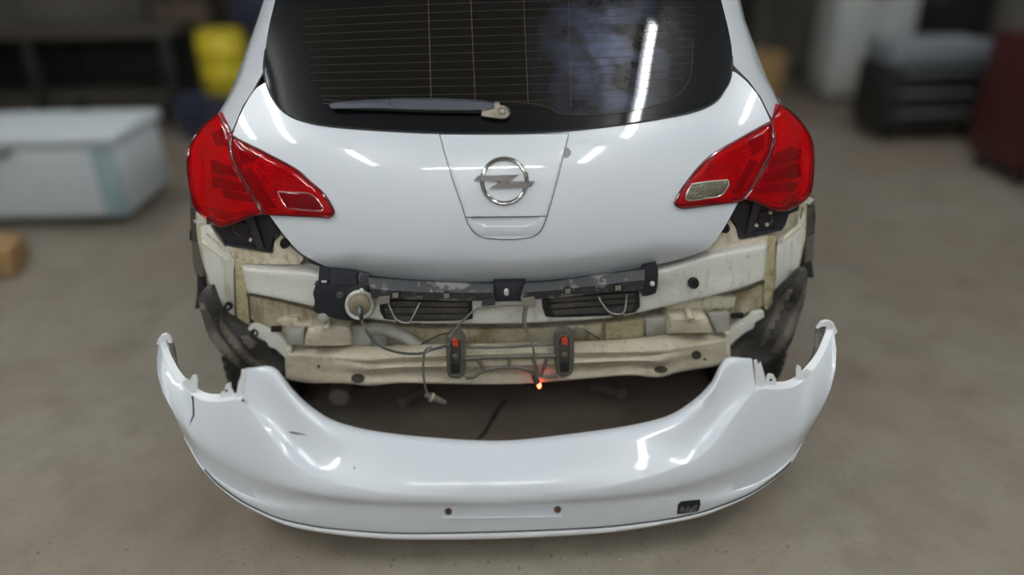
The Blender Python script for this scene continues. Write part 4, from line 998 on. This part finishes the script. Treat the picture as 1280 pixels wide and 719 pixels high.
# ------------------------------------------------------------------ ceiling lamps
def batten(x, y, z, rot, k):
    e = empty('ceiling_lamp', (x, y, z), 'white ceiling batten with lit tube ' + LAMP_PLACE[k], 'lamp', 'fluorescent battens on the garage ceiling')
    L = 1.5
    sx, sy = (L, 0.09) if rot else (0.09, L)
    box('housing', (x, y, z + 0.085), (sx, sy, 0.07), M['fixture'], e, bevel=0.01)
    c = (x, y, z)
    lathe('tube', c, [(0.016, -L / 2 + 0.02), (0.019, -L / 2 + 0.025), (0.019, L / 2 - 0.025), (0.016, L / 2 - 0.02)], M['tube'], e, axis='X' if rot else 'Y', n=10)
    for s in (-1, 1):
        d = Vector((s * (L / 2 - 0.012), 0, 0.025)) if rot else Vector((0, s * (L / 2 - 0.012), 0.025))
        box('holder', Vector(c) + d, (0.03, 0.03, 0.09), M['fixture'], e, bevel=0.004)
for k, (x, y, z, r) in enumerate(TUBES): batten(x, y, z + 0.0, r, k)

# ------------------------------------------------------------------ surroundings
M['palewhite'] = mat('pale_box_white', (0.62, 0.67, 0.70), 0.5)
M['teal'] = mat('pale_teal', (0.33, 0.45, 0.47), 0.6)
M['yellow'] = mat('yellow_plastic', (0.62, 0.50, 0.02), 0.5)
M['navy'] = mat('navy_plastic', (0.03, 0.035, 0.07), 0.6)
M['darkwood'] = mat('dark_bench_wood', (0.07, 0.06, 0.045), 0.7)
M['card'] = mat('brown_cardboard', (0.34, 0.21, 0.09), 0.8)
M['greywhite'] = mat('cabinet_grey_white', (0.50, 0.53, 0.50), 0.5)
M['bluegrey2'] = mat('blue_grey_metal', (0.20, 0.225, 0.25), 0.5)
M['blackmetal'] = mat('black_metal', (0.015, 0.015, 0.014), 0.6)
M['darkred'] = mat('dark_red_metal', (0.055, 0.010, 0.008), 0.4)
M['brownwall'] = mat('brown_board', (0.16, 0.12, 0.08), 0.8)

def put(px, py): p = at_floor(px, py); return p
# pale chest on the floor
p = Vector((-3.05, 2.75, 0))
e = empty('storage_chest', p, 'low pale white chest with a lid on the floor left of car', 'chest')
box('body', p + Vector((0, 0, 0.28)), (1.5, 0.7, 0.46), M['palewhite'], e, bevel=0.05, seg=3)
box('lid', p + Vector((0, 0, 0.545)), (1.54, 0.74, 0.07), M['palewhite'], e, bevel=0.025, seg=3)
for s in (-0.6, 0.6): box('foot', p + Vector((s, 0, 0.025)), (0.1, 0.5, 0.05), M['blackmetal'], e, bevel=0.008)
box('side_band', p + Vector((0.67, -0.01, 0.28)), (0.14, 0.715, 0.44), M['teal'], e, bevel=0.03)
tube('handle', [p + Vector((-0.15, -0.37, 0.5)), p + Vector((-0.13, -0.41, 0.49)), p + Vector((0.13, -0.41, 0.49)), p + Vector((0.15, -0.37, 0.5))], 0.012, M['blackmetal'], e)
# cardboard box
def carton(p, s, rot, label, group=None, m='card'):
    e = empty('cardboard_box', p, label, 'box', group)
    box('body', Vector(p) + Vector((0, 0, s[2] / 2)), s, M[m], e, bevel=0.006, rot=rot)
    R = Matrix.Rotation(rot, 3, 'Z')
    for sy in (-1, 1):
        box('flap', Vector(p) + R @ Vector((0, sy * s[1] * 0.25, s[2] + 0.004)), (s[0] * 0.99, s[1] * 0.485, 0.006), M[m], e, bevel=0.001, rot=rot)
    return e
carton((-2.85, 1.75, 0), (0.42, 0.3, 0.14), 0.3, 'flat brown cardboard box in front of the pale chest')
# bench along the back left
p = Vector((-4.1, 5.2, 0))
e = empty('workbench', p, 'long dark workbench against the rear of the garage', 'workbench')
box('top', p + Vector((0, 0, 0.87)), (2.6, 0.75, 0.06), M['darkwood'], e, bevel=0.008)
for sx in (-1.2, 0, 1.2):
    for sy in (-0.3, 0.3): box('leg', p + Vector((sx, sy, 0.42)), (0.08, 0.08, 0.84), M['blackmetal'], e, bevel=0.006)
box('shelf', p + Vector((0, 0, 0.3)), (2.5, 0.65, 0.04), M['darkwood'], e, bevel=0.006)
box('back_board', p + Vector((0, 0.345, 0.58)), (2.5, 0.03, 0.52), M['blackmetal'], e, bevel=0.004)
# yellow drum on navy crate
p = Vector((-2.42, 4.75, 0))
e = empty('storage_crate', p, 'dark navy plastic crate under the yellow drum', 'crate')
box('base', p + Vector((0, 0, 0.02)), (0.66, 0.5, 0.04), M['navy'], e, bevel=0.006)
for sx in (-1, 1):
    for sy in (-1, 1): box('post', p + Vector((sx * 0.305, sy * 0.225, 0.19)), (0.05, 0.05, 0.30), M['navy'], e, bevel=0.006)
for i in range(3):
    z = 0.09 + i * 0.1
    for s in (-1, 1):
        box('slat', p + Vector((0, s * 0.235, z)), (0.6, 0.02, 0.075), M['navy'], e, bevel=0.004)
        box('slat', p + Vector((s * 0.315, 0, z)), (0.02, 0.45, 0.075), M['navy'], e, bevel=0.004)
box('top', p + Vector((0, 0, 0.355)), (0.67, 0.51, 0.03), M['navy'], e, bevel=0.006)
q = p + Vector((0.06, 0, 0.37))
e = empty('plastic_drum', q, 'yellow plastic drum standing on a navy crate', 'drum')
lathe('body', tuple(q), [(0.19, 0.0), (0.205, 0.02), (0.205, 0.14), (0.212, 0.15), (0.205, 0.16), (0.205, 0.34), (0.212, 0.35), (0.205, 0.36), (0.205, 0.46), (0.18, 0.5)], M['yellow'], e, n=28)
lathe('lid', tuple(q), [(0.10, 0.495), (0.19, 0.497), (0.19, 0.525), (0.10, 0.53)], M['yellow'], e, n=28)
# dark shelving behind
p = Vector((-3.0, 6.9, 0))
e = empty('shelving_unit', p, 'dark metal shelving unit standing against the back wall', 'shelf')
for sx in (-0.75, 0.75):
    for sy in (-0.22, 0.22): box('post', p + Vector((sx, sy, 1.0)), (0.045, 0.045, 2.0), M['blackmetal'], e, bevel=0.004)
for z in (0.15, 0.65, 1.15, 1.65): box('shelf', p + Vector((0, 0, z)), (1.54, 0.5, 0.035), M['blackmetal'], e, bevel=0.004)
for i, (dx, z, s, m, lb) in enumerate(((-0.4, 0.668, (0.5, 0.36, 0.3), 'brownwall', 'dark brown box on a low shelf of the dark shelving'), (0.35, 0.668, (0.45, 0.36, 0.36), 'navy', 'navy box on the dark metal shelving'), (-0.2, 1.168, (0.7, 0.36, 0.28), 'darkwood', 'long dark box on the upper shelf of the dark shelving'), (0.42, 1.168, (0.35, 0.3, 0.32), 'card', 'brown cardboard box on the upper shelf of dark shelving'))):
    carton(p + Vector((dx, 0, z)), s, 0, lb, None, m)
# right side: tall grey-white cabinet
p = Vector((3.74, 5.7, 0))
e = empty('tall_cabinet', p, 'tall grey-white metal cabinet at the back right of the car', 'cabinet')
box('body', p + Vector((0, 0, 1.0)), (0.78, 0.5, 1.9), M['greywhite'], e, bevel=0.015)
for s in (-1, 1):
    d = box('door', p + Vector((s * 0.192, -0.258, 1.0)), (0.375, 0.02, 1.82), M['greywhite'], e, bevel=0.006)
    tube('handle', [p + Vector((s * 0.04, -0.27, 0.95)), p + Vector((s * 0.04, -0.295, 0.96)), p + Vector((s * 0.04, -0.295, 1.08)), p + Vector((s * 0.04, -0.27, 1.09))], 0.008, M['blackmetal'], d)
box('plinth', p + Vector((0, 0, 0.03)), (0.72, 0.44, 0.06), M['blackmetal'], e)
carton((2.62, 5.5, 0), (0.42, 0.38, 0.5), 0.15, 'tan cardboard box on the floor beside the tall cabinet')
# blue-grey parts cupboard on black trolley
p = Vector((3.55, 4.15, 0))
e = empty('tool_trolley', p, 'black tool trolley with blue-grey top in front of the tall cabinet', 'trolley')
box('body', p + Vector((0, 0, 0.36)), (0.85, 0.5, 0.5), M['blackmetal'], e, bevel=0.015)
for i in range(3):
    d = box('drawer', p + Vector((0, -0.255, 0.20 + i * 0.16)), (0.78, 0.02, 0.14), M['blackmetal'], e, bevel=0.005)
    box('handle', p + Vector((0, -0.272, 0.24 + i * 0.16)), (0.6, 0.015, 0.02), M['bluegrey2'], d, bevel=0.004)
box('top', p + Vector((0, 0, 0.70)), (0.8, 0.48, 0.18), M['bluegrey2'], e, bevel=0.03)
for sx in (-0.34, 0.34):
    for sy in (-0.18, 0.18): lathe('caster', tuple(p + Vector((sx, sy, 0.055))), [(0.03, -0.018), (0.055, -0.015), (0.055, 0.015), (0.03, 0.018)], M['rubber'], e, axis='X', n=16)
# dark red tool chest
p = Vector((3.95, 3.0, 0))
e = empty('tool_chest', p, 'dark red metal tool chest at the right side of the garage', 'tool chest')
box('body', p + Vector((0, 0, 0.53)), (0.9, 0.6, 0.85), M['darkred'], e, bevel=0.02)
for i in range(4):
    d = box('drawer', p + Vector((0, -0.305, 0.22 + i * 0.2)), (0.82, 0.02, 0.18), M['darkred'], e, bevel=0.006)
    box('handle', p + Vector((0, -0.322, 0.27 + i * 0.2)), (0.6, 0.015, 0.022), M['blackmetal'], d, bevel=0.004)
for sx in (-0.36, 0.36):
    for sy in (-0.22, 0.22): lathe('caster', tuple(p + Vector((sx, sy, 0.055))), [(0.03, -0.018), (0.055, -0.015), (0.055, 0.015), (0.03, 0.018)], M['rubber'], e, axis='X', n=16)
# board leaning on the right wall and dark cupboard
p = Vector((4.75, 6.6, 0))
e = empty('dark_cupboard', p, 'wide black cupboard against the back wall beside the tall cabinet', 'cupboard')
box('body', p + Vector((0, 0, 0.95)), (1.3, 0.6, 1.78), M['blackmetal'], e, bevel=0.01)
for s in (-1, 1):
    d = box('door', p + Vector((s * 0.32, -0.31, 0.95)), (0.62, 0.02, 1.7), M['blackmetal'], e, bevel=0.005)
    box('handle', p + Vector((s * 0.05, -0.328, 0.95)), (0.02, 0.016, 0.16), M['bluegrey2'], d, bevel=0.004)
box('plinth', p + Vector((0, 0, 0.03)), (1.2, 0.5, 0.06), M['blackmetal'], e)
e = empty('dark_cupboard', Vector((2.1, 6.95, 0)), 'narrow black cupboard on the back wall behind the car', 'cupboard')
p = Vector((2.1, 6.95, 0))
box('body', p + Vector((0, 0, 0.95)), (1.7, 0.6, 1.78), M['blackmetal'], e, bevel=0.01)
for s in (-1, 1):
    d = box('door', p + Vector((s * 0.42, -0.31, 0.95)), (0.82, 0.02, 1.7), M['blackmetal'], e, bevel=0.005)
    box('handle', p + Vector((s * 0.05, -0.328, 0.95)), (0.02, 0.016, 0.16), M['bluegrey2'], d, bevel=0.004)
box('plinth', p + Vector((0, 0, 0.03)), (1.6, 0.5, 0.06), M['blackmetal'], e)

# floor crack and debris
ck = [(632, 500), (622, 512), (617, 522), (611, 532), (606, 541), (597, 550)]
bm = bmesh.new()
L = []
for i, (x, y) in enumerate(ck):
    c = at_floor(x, y, 0.0015); wd = 0.006 + 0.006 * random.random()
    L.append((bm.verts.new(c + Vector((-wd, 0, 0))), bm.verts.new(c + Vector((wd, 0, 0)))))
for a, b in zip(L, L[1:]): bm.faces.new([a[0], a[1], b[1], b[0]])
o = obj('floor_crack', bm, M['blackhole'], floor, smooth=False)
def pebble(px, py, r, m, k):
    bm = bmesh.new(); bmesh.ops.create_icosphere(bm, subdivisions=1, radius=r)
    for v in bm.verts: v.co = v.co * (0.8 + 0.4 * random.random()); v.co.z *= 0.6
    c = at_floor(px, py)
    lo_z = min(v.co.z for v in bm.verts)
    for v in bm.verts: v.co += Vector((c.x, c.y, -lo_z))
    return bm
M['grit'] = mat('floor_grit', (0.30, 0.27, 0.22), 0.9, dirt=(30, (0.1, 0.08, 0.06), 0.4, 0.6, 0.7))
bmall = bmesh.new(); tmp = bpy.data.meshes.new('tmp')
spots = [(290, 600), (297, 640), (310, 652), (330, 668), (275, 610), (350, 690), (430, 695), (1000, 560), (1008, 580), (978, 633), (985, 652), (912, 668), (955, 690), (940, 700), (800, 690), (700, 700), (560, 688), (520, 705), (618, 530), (612, 543), (660, 515), (690, 525)]
spots += [(random.uniform(260, 1000), random.uniform(680, 715)) for _ in range(40)] + [(random.uniform(420, 800), random.uniform(505, 540)) for _ in range(25)]
for k, (x, y) in enumerate(spots):
    b_ = pebble(x, y, 0.0025 + 0.003 * random.random(), None, k); b_.to_mesh(tmp); b_.free(); bmall.from_mesh(tmp)
o = obj('grit', bmall, M['grit'], floor, smooth=False)
o['kind'] = 'stuff'; o['label'] = 'tiny grit and crumbs scattered on the concrete'
